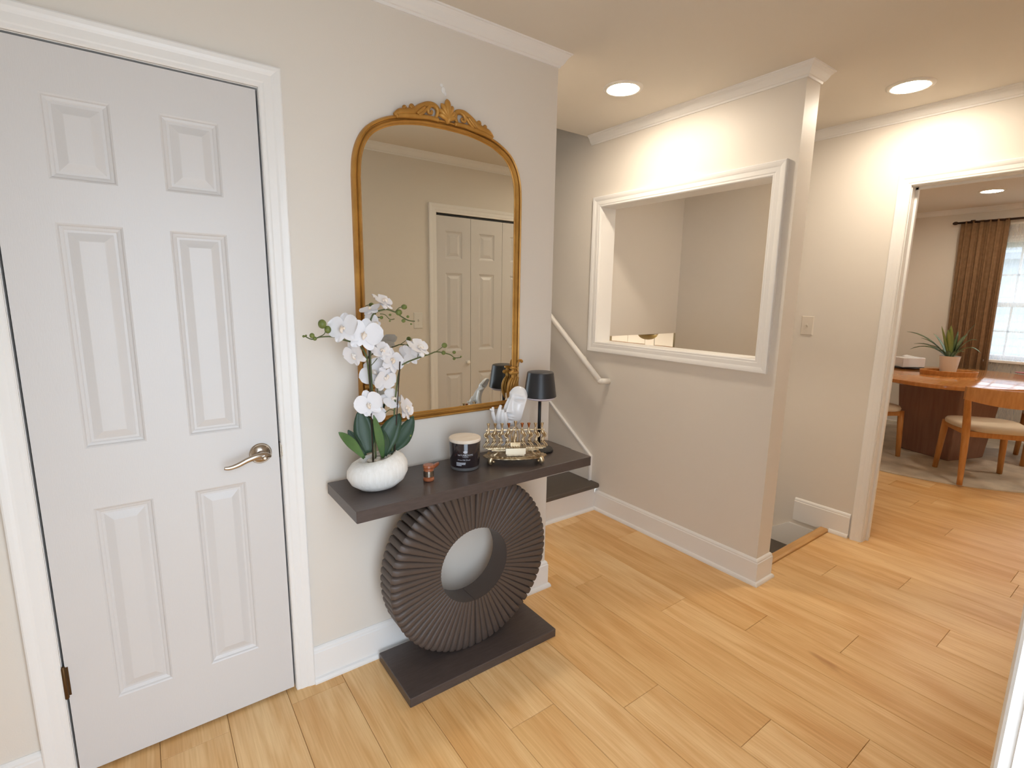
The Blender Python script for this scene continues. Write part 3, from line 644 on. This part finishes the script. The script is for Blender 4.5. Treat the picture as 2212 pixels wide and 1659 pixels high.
def flower(c, s, face, roll=0, openv=0.12):
    q = Vector(face).normalized().to_track_quat('Z', 'Y').to_matrix().to_4x4() @ Matrix.Rotation(roll, 4, 'Z')
    T = Matrix.Translation(Vector(c)-PO) @ q
    ps = [petal(s*.52, s*.66, R(78), .0, openv), petal(s*.52, s*.66, R(-78), .0, openv), petal(s*.50, s*.36, 0, -.05, -openv*.6), petal(s*.48, s*.34, R(145), -.06, -openv*.5), petal(s*.48, s*.34, R(-145), -.06, -openv*.5)]
    f_ = mk('flower', xf(join(*ps), T), 'petal', orc, smooth=True)
    s *= .78; lp = join(tube([(0, .01*s, .02*s), (0, -.05*s, .14*s), (0, -.16*s, .15*s), (0, -.24*s, .08*s)], [.03*s, .06*s, .07*s, .015*s], 8, 3), ell((.07*s, -.05*s, .08*s), (.04*s, .07*s, .06*s), 8, 6), ell((-.07*s, -.05*s, .08*s), (.04*s, .07*s, .06*s), 8, 6), ell((0, .02*s, .1*s), (.035*s, .05*s, .06*s), 8, 6))
    mk('lip', xf(lp, T), 'lip', f_, smooth=True)
tocam = (Vector(CP)-PO).normalized()
FL = [(826, 650, -.16, 50, (.35, -.45, .75), 0), (800, 668, -.15, 40, (-.35, -.2, .8), 40), (742, 708, -.20, 60, (-.75, -.6, .35), 10), (787, 722, -.20, 66, (-.3, -.85, .35), -12), (766, 765, -.17, 52, (-.85, -.4, -.25), 25), (822, 757, -.17, 44, (.1, -.6, .6), 30), (846, 777, -.17, 56, (.35, -.75, .3), -30), (903, 750, -.16, 56, (.25, -.5, .75), 15), (884, 766, -.13, 50, (.5, .3, .3), 0), (808, 803, -.14, 58, (-.4, -.5, .3), 50), (831, 818, -.17, 54, (.3, -.9, -.25), 170), (797, 872, -.18, 54, (-.55, -.8, .1), 20), (846, 862, -.16, 46, (.1, -.7, .6), 60), (815, 885, -.17, 48, (.2, -.8, .2), 100), (876, 880, -.17, 56, (.65, -.6, .3), -20), (806, 700, -.15, 46, (.2, -.7, .6), 70)]
for x, y, Yd, px, fc, rl in FL: flower(wp(x, y, Yd), px*.00172, fc, R(rl))

# ================================================================== GAVEL
OG = un(926, 1038, 'Z', TZ); ga = thing('gavel', OG, 'small red brown wooden gavel with a silver band, head upright on the console table', 'gavel')
HC = Matrix.Translation((0, 0, .030))
hd = mk('head', xf(lathe([(.006, -.030), (.017, -.029), (.0200, -.026), (.0200, -.020), (.0165, -.0165), (.0175, -.015), (.0175, -.0125), (.0175, .010), (.0165, .0115), (.0185, .013), (.0185, .0175), (.0165, .019), (.0205, .022), (.0205, .027), (.018, .030), (.004, .0305)], 24), HC), 'gavel', ga, auto=40)
mk('band', xf(lathe([(.0176, -.0125), (.0188, -.012), (.0188, .0085), (.0176, .009)], 24), HC), 'nickel', hd, auto=40)
he = un(946, 1001, 'Z', TZ+.034)-OG
mk('handle', tube([(0, 0, .036), Vector((0, 0, .036)).lerp(he, .35), Vector((0, 0, .036)).lerp(he, .75), he], [.006, .0062, .0078, .0062], 12, 4), 'gavel', ga, smooth=True)

# ================================================================== CANDLE
CA = Vector((-.551, -.153, TZ)); ca = thing('candle_jar', CA, 'dark glass candle jar with a pale wooden lid and silver print', 'candle'); ca.scale = (1, 1, 1.12)
mk('jar', lathe([(.055, .012), (.0572, .016), (.0590, .060), (.0605, .097), (.0590, .099)], 48), 'jar', ca, auto=40)
mk('glass_foot', lathe([(.050, 0), (.0548, .002), (.0552, .006), (.0552, .0118)], 48), 'jarfoot', ca, auto=40)
mk('lid', lathe([(.0585, .096), (.0615, .0995), (.0620, .104), (.0615, .1075), (.060, .109), (.0, .109)][:-1]+[(.001, .109)], 48), 'lid', ca, auto=40)
ph0 = math.atan2(CP[1]-CA.y, CP[0]-CA.x)
def rj(z): return .0572+(z-.016)/(.097-.016)*.0033+.0004
def wrap(x, z): a = ph0+x/.0585; r = rj(z); return (r*math.cos(a), r*math.sin(a), z)
def print_text(s, size, x, z, align='CENTER'):
    cu = bpy.data.curves.new('lettering', 'FONT'); cu.body = s; cu.size = size; cu.align_x = align
    o = bpy.data.objects.new('lettering', cu); COL.objects.link(o); bpy.context.view_layer.update()
    me = bpy.data.meshes.new_from_object(o.evaluated_get(bpy.context.evaluated_depsgraph_get())); bpy.data.objects.remove(o)
    v = [wrap(x+p.co.x, z+p.co.y) for p in me.vertices]; f = [tuple(p.vertices) for p in me.polygons]
    mk('lettering', (v, f), 'print', ca)
print_text('NATURAL HOME', .0076, .002, .0565); print_text('CANDLE CO', .004, .002, .0515)
print_text('African Milk Wood', .0062, -.004, .040)
for z, wd in ((.0300, .037), (.0255, .036), (.021, .021)):
    k = 14; V = [wrap(-.034+wd*i/k, zz) for zz in (z, z+.0028) for i in range(k+1)]; mk('lettering', (V, [(i, i+1, k+2+i, k+1+i) for i in range(k)]), 'print', ca)
V, Fc = [], []
for a in (-50, -25, 0, 25, 50):
    pts = [(0, 0), (.0022, .005), (.0016, .009), (0, .0115), (-.0016, .009), (-.0022, .005)]; c, s_ = math.cos(R(a)), math.sin(R(a)); n0 = len(V)
    V += [wrap(.002+x*c+z*s_, .065+z*c-x*s_) for x, z in pts]; Fc.append(tuple(range(n0, n0+6)))
mk('emblem', (V, Fc), 'print', ca)

# ================================================================== TABLE LAMP
LP = Vector((-.174, -.144, TZ)); la = thing('table_lamp', LP, 'slim black table lamp with a tapered black shade on the console table', 'lamp')
mk('base', lathe([(.060, 0), (.063, .003), (.063, .009), (.060, .012), (.012, .014), (.0075, .018)], 40), 'blackd', la, auto=40)
mk('pole', lathe([(.0070, .012), (.0070, .26)], 16), 'blackd', la, smooth=True)
mk('shade', loft([[(r*math.cos(2*PI*i/40), r*math.sin(2*PI*i/40), z) for i in range(40)] for r, z in ((.0685, .241), (.070, .243), (.0565, .341), (.055, .345), (.052, .3465), (.001, .3465), (.001, .343), (.052, .343), (.0675, .244), (.0685, .241))], False), 'black', la, auto=40)
mk('diffuser', lathe([(.03, .229), (.055, .230), (.064, .235), (.0665, .2425), (.06, .2435)], 40), 'diff', la, auto=40)

# ================================================================== MENORAH
ME = Vector((-.352, -.212, TZ)); me_a = math.atan2(-.098, .18)
mn = thing('menorah', ME, 'ornate pale brass menorah with small figures on a footed oval tray', 'menorah', rz=me_a); mn.scale = (1, 1, 1.03)
def scal(a, rx, ry, amp, k): q = 1+amp*abs(math.sin(k*a)); return rx*q*math.cos(a), ry*q*math.sin(a)
N = 96; rx, ry = .124, .054
outer = [scal(2*PI*i/N, rx, ry, .05, 12) for i in range(N)]
gsm = [loft([[(a*.97, b*.95, .024) for a, b in outer], [(a, b, .0265) for a, b in outer], [(a, b, .029) for a, b in outer], [(a*.94, b*.90, .0275) for a, b in outer], [(a*.90, b*.84, .0285) for a, b in outer]])]
mk('tray', join(*gsm), 'brass', mn, auto=35)
rr_ = random.Random(5)
for i in range(26):
    a = 2*PI*i/26; x, y = rx*.78*math.cos(a), ry*.70*math.sin(a)
    pts = [(x+.009*math.cos(t+a), y+.005*math.sin(t*1.0+a), .0305) for t in [k*PI/4 for k in range(7)]]
    mk('filigree', tube(pts, [.0012]*6+[.002], 6, 3), 'brass', mn, smooth=True)
for sx in (-1, 1):
    for sy in (-1, 1):
        x, y = sx*.098, sy*.030
        mk('foot', join(tube([(x, y, .027), (x+sx*.006, y+sy*.006, .016), (x+sx*.002, y+sy*.003, .007), (x, y, .0025)], [.012, .010, .007, .0025], 10, 4), ell((x+sx*.008, y+sy*.008, .012), (.006, .006, .007), 8, 6), ell((x-sx*.008, y+sy*.006, .015), (.006, .005, .006), 8, 6)), 'brass', mn, smooth=True)
mk('plaque', join(box(-.036, .036, -.020, .008, .0205, .050), box(-.040, .040, -.023, -.020, .029, .052)), 'plaque', mn)
for sx in (-1, 1):
    mk('support', join(tube([(sx*.085, 0, .0175), (sx*.070, 0, .032), (sx*.085, 0, .045), (sx*.11, 0, .050)], [.007, .005, .006, .003], 8, 4), box(min(sx*.04, sx*.112), max(sx*.04, sx*.112), -.012, .012, .046, .0495), box(min(sx*.04, sx*.095), max(sx*.04, sx*.095), -.009, .009, .039, .0425)), 'brass', mn)
mk('gallery', join(box(-.124, .124, -.013, .013, .0505, .0545), box(-.118, .118, -.002, .002, .119, .1225), *[ell((-.12+.24*i/24, -.013, .0545), (.0035, .003, .003), 8, 5) for i in range(25)]), 'brass', mn)
for i in range(8):
    for sg in (-1, 1):
        x = -.114+.0285*i+sg*.004 + (.0 if i < 4 else .0285)
        if abs(x) > .125: continue
        s = -1 if i < 4 else 1
        mk('scroll', tube([(x+s*.010, -.010, .055), (x+s*.009, -.010, .063), (x+s*.002, -.010, .070), (x-s*.005, -.010, .075)], [.0024, .0026, .0024, .0018], 6, 3), 'brass', mn, smooth=True)
def figure(x, s, cup_m):
    g = [tube([(x, 0, .072), (x-s*.001, 0, .088), (x-s*.005, 0, .099), (x+s*.001, -.003, .110), (x+s*.005, 0, .122), (x+s*.004, 0, .131)], [.0058, .0050, .0062, .0068, .0048, .0034], 10, 4),
         tube([(x-s*.002, 0, .112), (x-s*.013, -.003, .104), (x-s*.010, -.007, .094), (x-s*.001, -.008, .092)], [.0030, .0028, .0025, .0022], 6, 3),
         tube([(x+s*.004, 0, .116), (x+s*.010, -.005, .109), (x+s*.004, -.009, .103)], [.0030, .0026, .0022], 6, 3),
         tube([(x-.0035, -.001, .090), (x-.004, -.002, .072)], .0028, 6, smooth=False), tube([(x+.0035, -.001, .090), (x+.004, -.002, .072)], .0028, 6, smooth=False),
         box(x-.009, x+.009, -.006, .006, .069, .073)]
    f_ = mk('figure', join(*g), 'brass', mn, smooth=True)
    c = sh(lathe([(.0028, .129), (.0034, .133), (.0055, .141), (.0068, .145), (.0068, .147), (.0055, .147), (.004, .140)], 14), (x+s*.004, 0, 0))
    mk('cup', c, cup_m, f_, auto=45)
for i in range(4): figure(-.112+.027*i, 1, 'copper' if i == 3 else 'brass')
for i in range(4): figure(.112-.027*i, -1, 'copper' if i in (2, 3) else 'brass')
mk('arch', join(tube([(-.015, 0, .073), (-.0155, 0, .098), (-.012, 0, .118), (0, 0, .132), (.012, 0, .118), (.0155, 0, .098), (.015, 0, .073)], .0024, 8, 4), tube([(-.003, 0, .070), (-.004, 0, .084), (0, -.003, .096), (.001, -.002, .108), (.001, -.001, .112)], [.008, .0095, .008, .005, .003], 10, 4), ell((.001, -.002, .116), (.0045, .0045, .005), 10, 6), box(-.020, .020, -.009, .007, .0545, .072)), 'brass', mn, smooth=False)
mk('cup', lathe([(.0025, .131), (.0035, .137), (.0055, .146), (.0072, .152), (.0072, .155), (.006, .155), (.004, .147)], 14), 'brass', mn, auto=45, label='tallest centre cup')
for o in mn.children:
    if o.name.split('.')[0] in ('plaque', 'support', 'gallery', 'scroll', 'figure', 'arch', 'cup'): o.location.z = .010

# ================================================================== FACE AND HAND SCULPTURE
FS = Vector((-.322, -.112, TZ))
vd = Vector((CP[0]-FS.x, CP[1]-FS.y, 0)).normalized(); fa = math.atan2(vd.x, -vd.y)       # local -Y looks at the viewer side
sc = thing('face_sculpture', FS, 'white ceramic sculpture of a calm half face resting in a hand', 'sculpture', rz=fa)
K = .000256
def sp(cx, cy, d=0): return Vector(((cx-1075)*K, d, (1395-cy)*K*1.03))
def face_geo():
    hw, hh = .062, .088; V = []; Fc = []
    G = lambda x, z, cx, cz, sx, sz: math.exp(-((x-cx)/sx)**2-((z-cz)/sz)**2)
    ol = [(.012, .086), (.034, .079), (.050, .056), (.056, .022), (.053, -.018), (.043, -.050), (.025, -.076), (.004, -.085), (-.015, -.079), (-.027, -.058), (-.031, -.032), (-.027, -.005), (-.020, .022), (-.018, .044), (-.014, .066), (-.004, .081)]
    ol = catmull(ol, 8, True); n = len(ol); NR = 56; cx, cz = .008, .0
    for j in range(NR+1):
        q = (j/NR)*.999+.001
        for p in ol:
            x, z = cx+(p[0]-cx)*q, cz+(p[1]-cz)*q
            wz = 1.0 if z > -.01 else 1.0-.38*((-z-.01)/(hh-.01))**1.5
            e = (x/(hw*wz))**2+(z/hh)**2
            d = .012+.046*math.sqrt(max(0, 1-e*.97))
            if z > -.022: t = min(1, max(0, (.050-z)/.072)); d += (.020*t**1.1+.002)*math.exp(-(x/(.0060+.0045*t))**2)*(1 if z < .05 else math.exp(-((z-.05)/.012)**2))
            else: d += .022*math.exp(-(x/.0105)**2)*math.exp(-((z+.022)/.0036)**2)
            d += .007*(G(x, z, .0115, -.0185, .0052, .0055)+G(x, z, -.0115, -.0185, .0052, .0055))
            for s in (1, -1):
                d -= .021*G(x, z, s*.030, .038, .019, .0105); d += .0155*G(x, z, s*.030, .031, .0135, .0075); d -= .005*G(x, z, s*.030, .0225, .015, .0025)
                d += .005*G(x, z, s*.028, .055, .022, .006); d += .003*G(x, z, s*.034, -.008, .016, .016)
            d += .0085*G(x, z, 0, -.0395, .017, .0042)+.0085*G(x, z, 0, -.0495, .0135, .0046)-.006*G(x, z, 0, -.0445, .019, .0017)
            d -= .004*G(x, z, 0, -.058, .016, .005); d += .008*G(x, z, 0, -.074, .016, .010)
            V.append((x, -d, z))
    for j in range(NR):
        for i in range(n): Fc.append((j*n+i, j*n+(i+1) % n, (j+1)*n+(i+1) % n, (j+1)*n+i))
    n0 = len(V); V2 = V+[(x*.95, y+.008, z*.96) for x, y, z in V]
    F2 = Fc+[tuple(q+n0 for q in f[::-1]) for f in Fc]+[(NR*n+i, NR*n+(i+1) % n, n0+NR*n+(i+1) % n, n0+NR*n+i) for i in range(n)]
    F2 += [tuple(range(n)), tuple(n0+i for i in range(n))]
    return V2, F2
RT = Matrix.Rotation(R(6), 4, 'Y') @ Matrix.Rotation(R(-29), 4, 'Z') @ Matrix.Rotation(R(-4), 4, 'X')
T = Matrix.Translation(sp(1062, 652, -.046) - (RT @ Vector((0, -.080, -.020)))) @ RT
hand = [tube([sp(1045, 900, -.025), sp(1058, 800, -.040), sp(1050, 720, -.046), sp(1040, 660, -.044)], [.0105, .0095, .0085, .006], 12, 5),
        tube([sp(1000, 900, -.020), sp(1000, 790, -.038), sp(1000, 700, -.042), sp(1010, 630, -.036)], [.0105, .0098, .0088, .006], 12, 5),
        tube([sp(945, 880, -.012), sp(930, 770, -.030), sp(945, 660, -.034), sp(972, 565, -.026)], [.0105, .0095, .0085, .0055], 12, 5),
        tube([sp(900, 860, -.004), sp(862, 770, -.018), sp(845, 690, -.024), sp(845, 600, -.022)], [.0098, .0085, .0075, .005], 12, 5),
        tube([sp(850, 660, -.024), sp(825, 640, -.030), sp(798, 628, -.034)], [.0065, .0055, .004], 10, 4),
        tube([sp(1050, 930, .000), sp(1110, 900, .010), sp(1170, 850, .022), sp(1210, 800, .032)], [.014, .012, .010, .007], 12, 5),
        tube([sp(960, 850, -.006), sp(990, 920, -.004), sp(1030, 1000, .004), sp(1050, 1120, .008), sp(1055, 1250, .008), sp(1055, 1393, .006)], [.020, .024, .023, .020, .024, .034], 16, 5),
        tube([sp(1040, 850, -.008), sp(1030, 930, -.002), sp(1040, 1020, .004)], [.019, .022, .018], 14, 5)]
body = mk('body', join(xf(face_geo(), T), *hand), 'porcelain', sc, smooth=True)
rm = body.modifiers.new('remesh', 'REMESH'); rm.mode = 'VOXEL'; rm.voxel_size = .0014; rm.use_smooth_shade = True
sm = body.modifiers.new('smooth', 'SMOOTH'); sm.factor = .5; sm.iterations = 3

# ================================================================== DINING ROOM
rugc = (4.87, -.22)
N = 64
mk('rug', loft([[(max(-9, min(XF-.03-rugc[0], 1.36*q*math.cos(2*PI*i/N))), min(.55-.03-rugc[1], 1.36*q*math.sin(2*PI*i/N)), z) for i in range(N)] for q, z in ((1, .0005), (1.0, .008), (.992, .012))]), 'rug', loc=(rugc[0], rugc[1], 0), label='mottled cream and grey rug under the dining table', cat='rug')
TC = (4.72, -.42)
dt = thing('dining_table', (TC[0], TC[1], .012), 'oval cherry wood dining table on a dark tapered pedestal', 'table')
mk('top', loft([[(a*math.cos(2*PI*i/72), b*math.sin(2*PI*i/72), z) for i in range(72)] for a, b, z in ((.800, .640, .696), (.822, .662, .704), (.826, .666, .720), (.822, .662, .735), (.815, .655, .738))]), 'tablewood', dt, auto=30)
bc = [(4.465, -.12), (4.312, -.551), (4.742, -.705), (4.895, -.27)]; mx, my = sum(p[0] for p in bc)/4, sum(p[1] for p in bc)/4
def brng(q, z): return [(mx+(x-mx)*q-TC[0], my+(y-my)*q-TC[1], z) for x, y in bc]
mk('pedestal', loft([brng(1.0, 0), brng(1.22, .696)]), 'tablebase', dt, bev=.01)
def chair(loc, rz, label):
    t = thing('dining_chair', loc, label, 'chair', 'dining chairs around the oval table', rz)
    # local +X = front
    seat_o = []
    for q, z in ((.94, .425), (1, .432), (1.01, .452), (.97, .470), (.80, .478)):
        rg = []
        for i in range(32):
            a = 2*PI*i/32; c, s_ = math.cos(a), math.sin(a); e = .55
            rg.append((.235*q*abs(c)**e*(1 if c > 0 else -1)+.01, (.245 if c > 0 else .225)*q*abs(s_)**e*(1 if s_ > 0 else -1), z))
        seat_o.append(rg)
    mk('seat', loft(seat_o), 'seat', t, smooth=True)
    mk('seat_frame', join(box(-.20, .20, -.215, -.190, .385, .428), box(-.20, .20, .190, .215, .385, .428), box(.18, .205, -.20, .20, .385, .428), box(-.205, -.18, -.20, .20, .385, .428)), 'chairwood', t, bev=.003)
    for s in (-1, 1):
        mk('leg', tube([(.205, s*.205, .43), (.22, s*.225, .0)], [.026, .019], 12, smooth=False), 'chairwood', t, smooth=True)
        mk('leg', tube([(-.255, s*.235, .0), (-.215, s*.228, .30), (-.205, s*.232, .45), (-.235, s*.258, .62), (-.275, s*.288, .765)], [.018, .024, .026, .023, .018], 12, 4), 'chairwood', t, smooth=True)
    rings = []
    for k in range(17):
        u = -1+2*k/16; y = u*.305; x = -.275-.095*(1-u*u); hgt = .050+.016*(1-u*u); zc = .742-.020*(1-u*u)
        rings.append([(x-.014, y, zc-hgt), (x+.014, y, zc-hgt), (x+.016, y, zc+hgt*.8), (x+.006, y, zc+hgt), (x-.008, y, zc+hgt), (x-.016, y, zc+hgt*.8)])
    mk('backrest', loft(rings), 'chairwood', t, auto=50)
    return t
chair((3.95, -.845, .0148), math.atan2(.281, .414), 'wooden dining chair with cream seat tucked in at the near end of the table')
chair((4.02, .07, .0148), math.atan2(-.45, .75), 'wooden dining chair with cream seat beside the white door casing')
chair((4.98, -1.13, .0148), math.atan2(.75, -.2), 'wooden dining chair with cream seat on the far long side of the table')
TT = .012+.738
tr = thing('serving_tray', (4.72, -.36, TT), 'oval wooden tray holding the potted spiky plant', 'tray', rz=R(-52))
N = 48
mk('tray_floor', loft([[(.225*math.cos(2*PI*i/N), .13*math.sin(2*PI*i/N), z) for i in range(N)] for z in (0, .008)]), 'chairwood', tr)
mk('tray_rim', loft([[(a*math.cos(2*PI*i/N), b*math.sin(2*PI*i/N), z) for i in range(N)] for a, b, z in ((.225, .13, 0), (.232, .137, .045), (.225, .130, .047), (.218, .123, .045), (.213, .118, .008))], False), 'chairwood', tr, auto=40)
pp = thing('potted_plant', (4.80, -.335, TT+.008), 'spiky green plant with arching striped leaves in a white pot', 'plant')
mk('pot', lathe([(.058, 0), (.062, .004), (.080, .165), (.083, .170), (.078, .170), (.074, .150)], 32), 'pot', pp, auto=40)
rn = random.Random(11)
OP = pp.location
def arch_leaf(p0, tip, h, wd, m):
    a, b = Vector(p0), Vector(tip); side = (b-a).cross(Vector((0, 0, 1))); side.normalize(); rows = []
    for k in range(9):
        t = k/8; c = a.lerp(b, t)+Vector((0, 0, h*4*t*(1-t))); wv = wd*(math.sin(PI*min(1, .15+.85*t))**.7)+.0008
        rows.append([tuple(c+side*wv), tuple(c+Vector((0, 0, -.35*wv))), tuple(c-side*wv), tuple(c+Vector((0, 0, -.35*wv-.002)))])
    return loft(rows)
tips = [((1959, 716), .06), ((1966, 754), .07), ((1975, 742), .05), ((1990, 730), .04), ((2016, 720), .03), ((2034, 704), .01), ((2055, 703), .01), ((2108, 699), .04), ((2090, 722), .04), ((2112, 735), .07), ((2119, 763), .08), ((2072, 745), .03), ((2005, 746), .04), ((2048, 712), .02), ((2070, 715), .02)]
for i, (tp, h) in enumerate(tips):
    q = un(*tp, 'X', 4.80+rn.uniform(-.10, .10))-OP; a = math.atan2(q.y, q.x)
    mk('leaf', arch_leaf((.015*math.cos(a), .015*math.sin(a), .15), q, h, rn.uniform(.019, .026), None), 'dracaena2' if i in (5, 6, 13) else 'dracaena', pp, smooth=True)
for i in range(7):
    a = 2*PI*i/7+.3; mk('leaf', arch_leaf((.015*math.cos(a), .015*math.sin(a), .15), (.10*math.cos(a), .10*math.sin(a), .22), .03, .020, None), 'dracaena', pp, smooth=True)
bx = thing('napkin_box', (4.98, .035, TT), 'white napkin box on a dark tray at the end of the dining table', 'box', rz=R(-35))
mk('tray', loft([[(.15*q*math.cos(2*PI*i/32), .11*q*math.sin(2*PI*i/32), z) for i in range(32)] for q, z in ((.9, 0), (1, .012), (.96, .016))]), 'blackd', bx, auto=40)
mk('box', cbox(-.12, .12, -.07, .07, .0165, .118, .006), 'porcelain', bx)
mk('napkin', loft([[(-.07, -.035, .118), (.07, -.035, .118), (.07, .035, .118), (-.07, .035, .118)], [(-.06, -.02, .130), (.05, -.015, .124), (.055, .02, .126), (-.055, .022, .134)], [(-.03, -.004, .142), (.01, -.002, .128), (.012, .004, .129), (-.03, .006, .142)]]), 'porcelain', bx, smooth=True)
rdp = un(2207, 805, 'Z', TT+.005)
mk('coaster', lathe([(.045, 0), (.05, .003), (.05, .008), (.045, .010)], 32), 'red', loc=(rdp.x, rdp.y, TT), auto=40, label='small red round coaster on the dining table by the window', cat='coaster')
# curtain, rod, sheer
def drape(y0t, y1t, y0b, y1b, z0, z1, x, amp, waves, thick, nz=14, nu=90):
    rows = []
    for j in range(nz+1):
        t = j/nz; z = z1+(z0-z1)*t; a_ = y0t+(y0b-y0t)*t; b_ = y1t+(y1b-y1t)*t; am = amp*(.45+.55*min(1, t*3))
        f = []; bk = []
        for i in range(nu+1):
            u = i/nu; y = a_+(b_-a_)*u; dx = am*math.sin(2*PI*waves*u+.7*math.sin(3*u+t*1.2))+am*.35*math.sin(2*PI*waves*2.3*u+1+t)
            f.append((x+dx-thick/2, y, z)); bk.append((x+dx+thick/2, y, z))
        rows.append(f+bk[::-1])
    return loft(rows)
RZ = 2.285
mk('curtain', drape(-.035, -.425, -.085, -.46, .03, RZ+.012, XF-.085, .022, 6, .004), 'curtain', smooth=True, label='brown gathered curtain panel hanging at the dining window', cat='curtain')
mk('curtain', drape(-1.35, -1.75, -1.32, -1.72, .03, RZ+.012, XF-.085, .022, 6, .004), 'curtain', smooth=True, label='brown curtain panel on the far side of the dining window', cat='curtain')
mk('sheer_curtain', drape(-.40, -1.36, -.40, -1.36, .05, RZ-.05, XF-.045, .006, 14, .001, 6, 140), 'sheer', smooth=True, label='white sheer curtain over the dining window', cat='curtain')
rd = thing('curtain_rod', (XF, -.9, RZ), 'dark metal curtain rod above the dining window', 'curtain rod'); OR = rd.location
mk('rod', tube([(XF-.085, -.0, RZ), (XF-.085, -1.80, RZ)], .011, 12, smooth=False), 'rod', rd, smooth=True, off=OR)
for y in (.012, -1.812): mk('finial', ell((XF-.085, y, RZ), (.018, .026, .018), 12, 8), 'rod', rd, smooth=True, off=OR)
for y in (-.12, -1.70): mk('bracket', join(box(XF-.085, XF, y-.006, y+.006, RZ-.006, RZ+.006), box(XF-.006, XF, y-.012, y+.012, RZ-.03, RZ+.03), box(XF-.091, XF-.079, y-.006, y+.006, RZ, RZ+.02)), 'rod', rd, off=OR)

# ================================================================== OUTSIDE
mk('porch_floor', box(-4, 2.2, -5.5, YS2-.001, -.16, -.012), 'concrete', label='pale concrete porch outside the open entry door', cat='porch')
mk('lawn', box(XF+.2, 30, -14, 14, -.5, -.4), mat('lawn_grass', (146, 152, 128), .9, var=(126, 136, 106), vscale=2), label='pale lawn outside the dining window', cat='lawn')
nh = thing('neighbour_house', (16, -2, -.4), 'pale sided house with a grey gable roof outside the window', 'house'); ONH = nh.location
mk('wall', box(16, 22, -6, 4, -.4, 2.6), 'siding', nh, off=ONH)
for k in range(14): mk('siding_board', loft([[(15.985, -6, -.4+k*.2), (16, -6, -.4+k*.2), (16, -6, -.2+k*.2), (15.998, -6, -.2+k*.2)], [(15.985, 4, -.4+k*.2), (16, 4, -.4+k*.2), (16, 4, -.2+k*.2), (15.998, 4, -.2+k*.2)]]), 'siding', nh, off=ONH)
mk('fascia', extr([(15.42, 2.42), (18.95, 4.6), (18.95, 4.82), (15.42, 2.66)], lambda a, b, h: (a, h, b), 4.41, 4.5), 'vinyl', nh, off=ONH)
mk('roof', extr([(15.5, 2.5), (19, 4.6), (22.5, 2.5), (22.5, 2.65), (19, 4.8), (15.5, 2.65)], lambda a, b, h: (a, h, b), -6.4, 4.4), 'roof', nh, off=ONH)
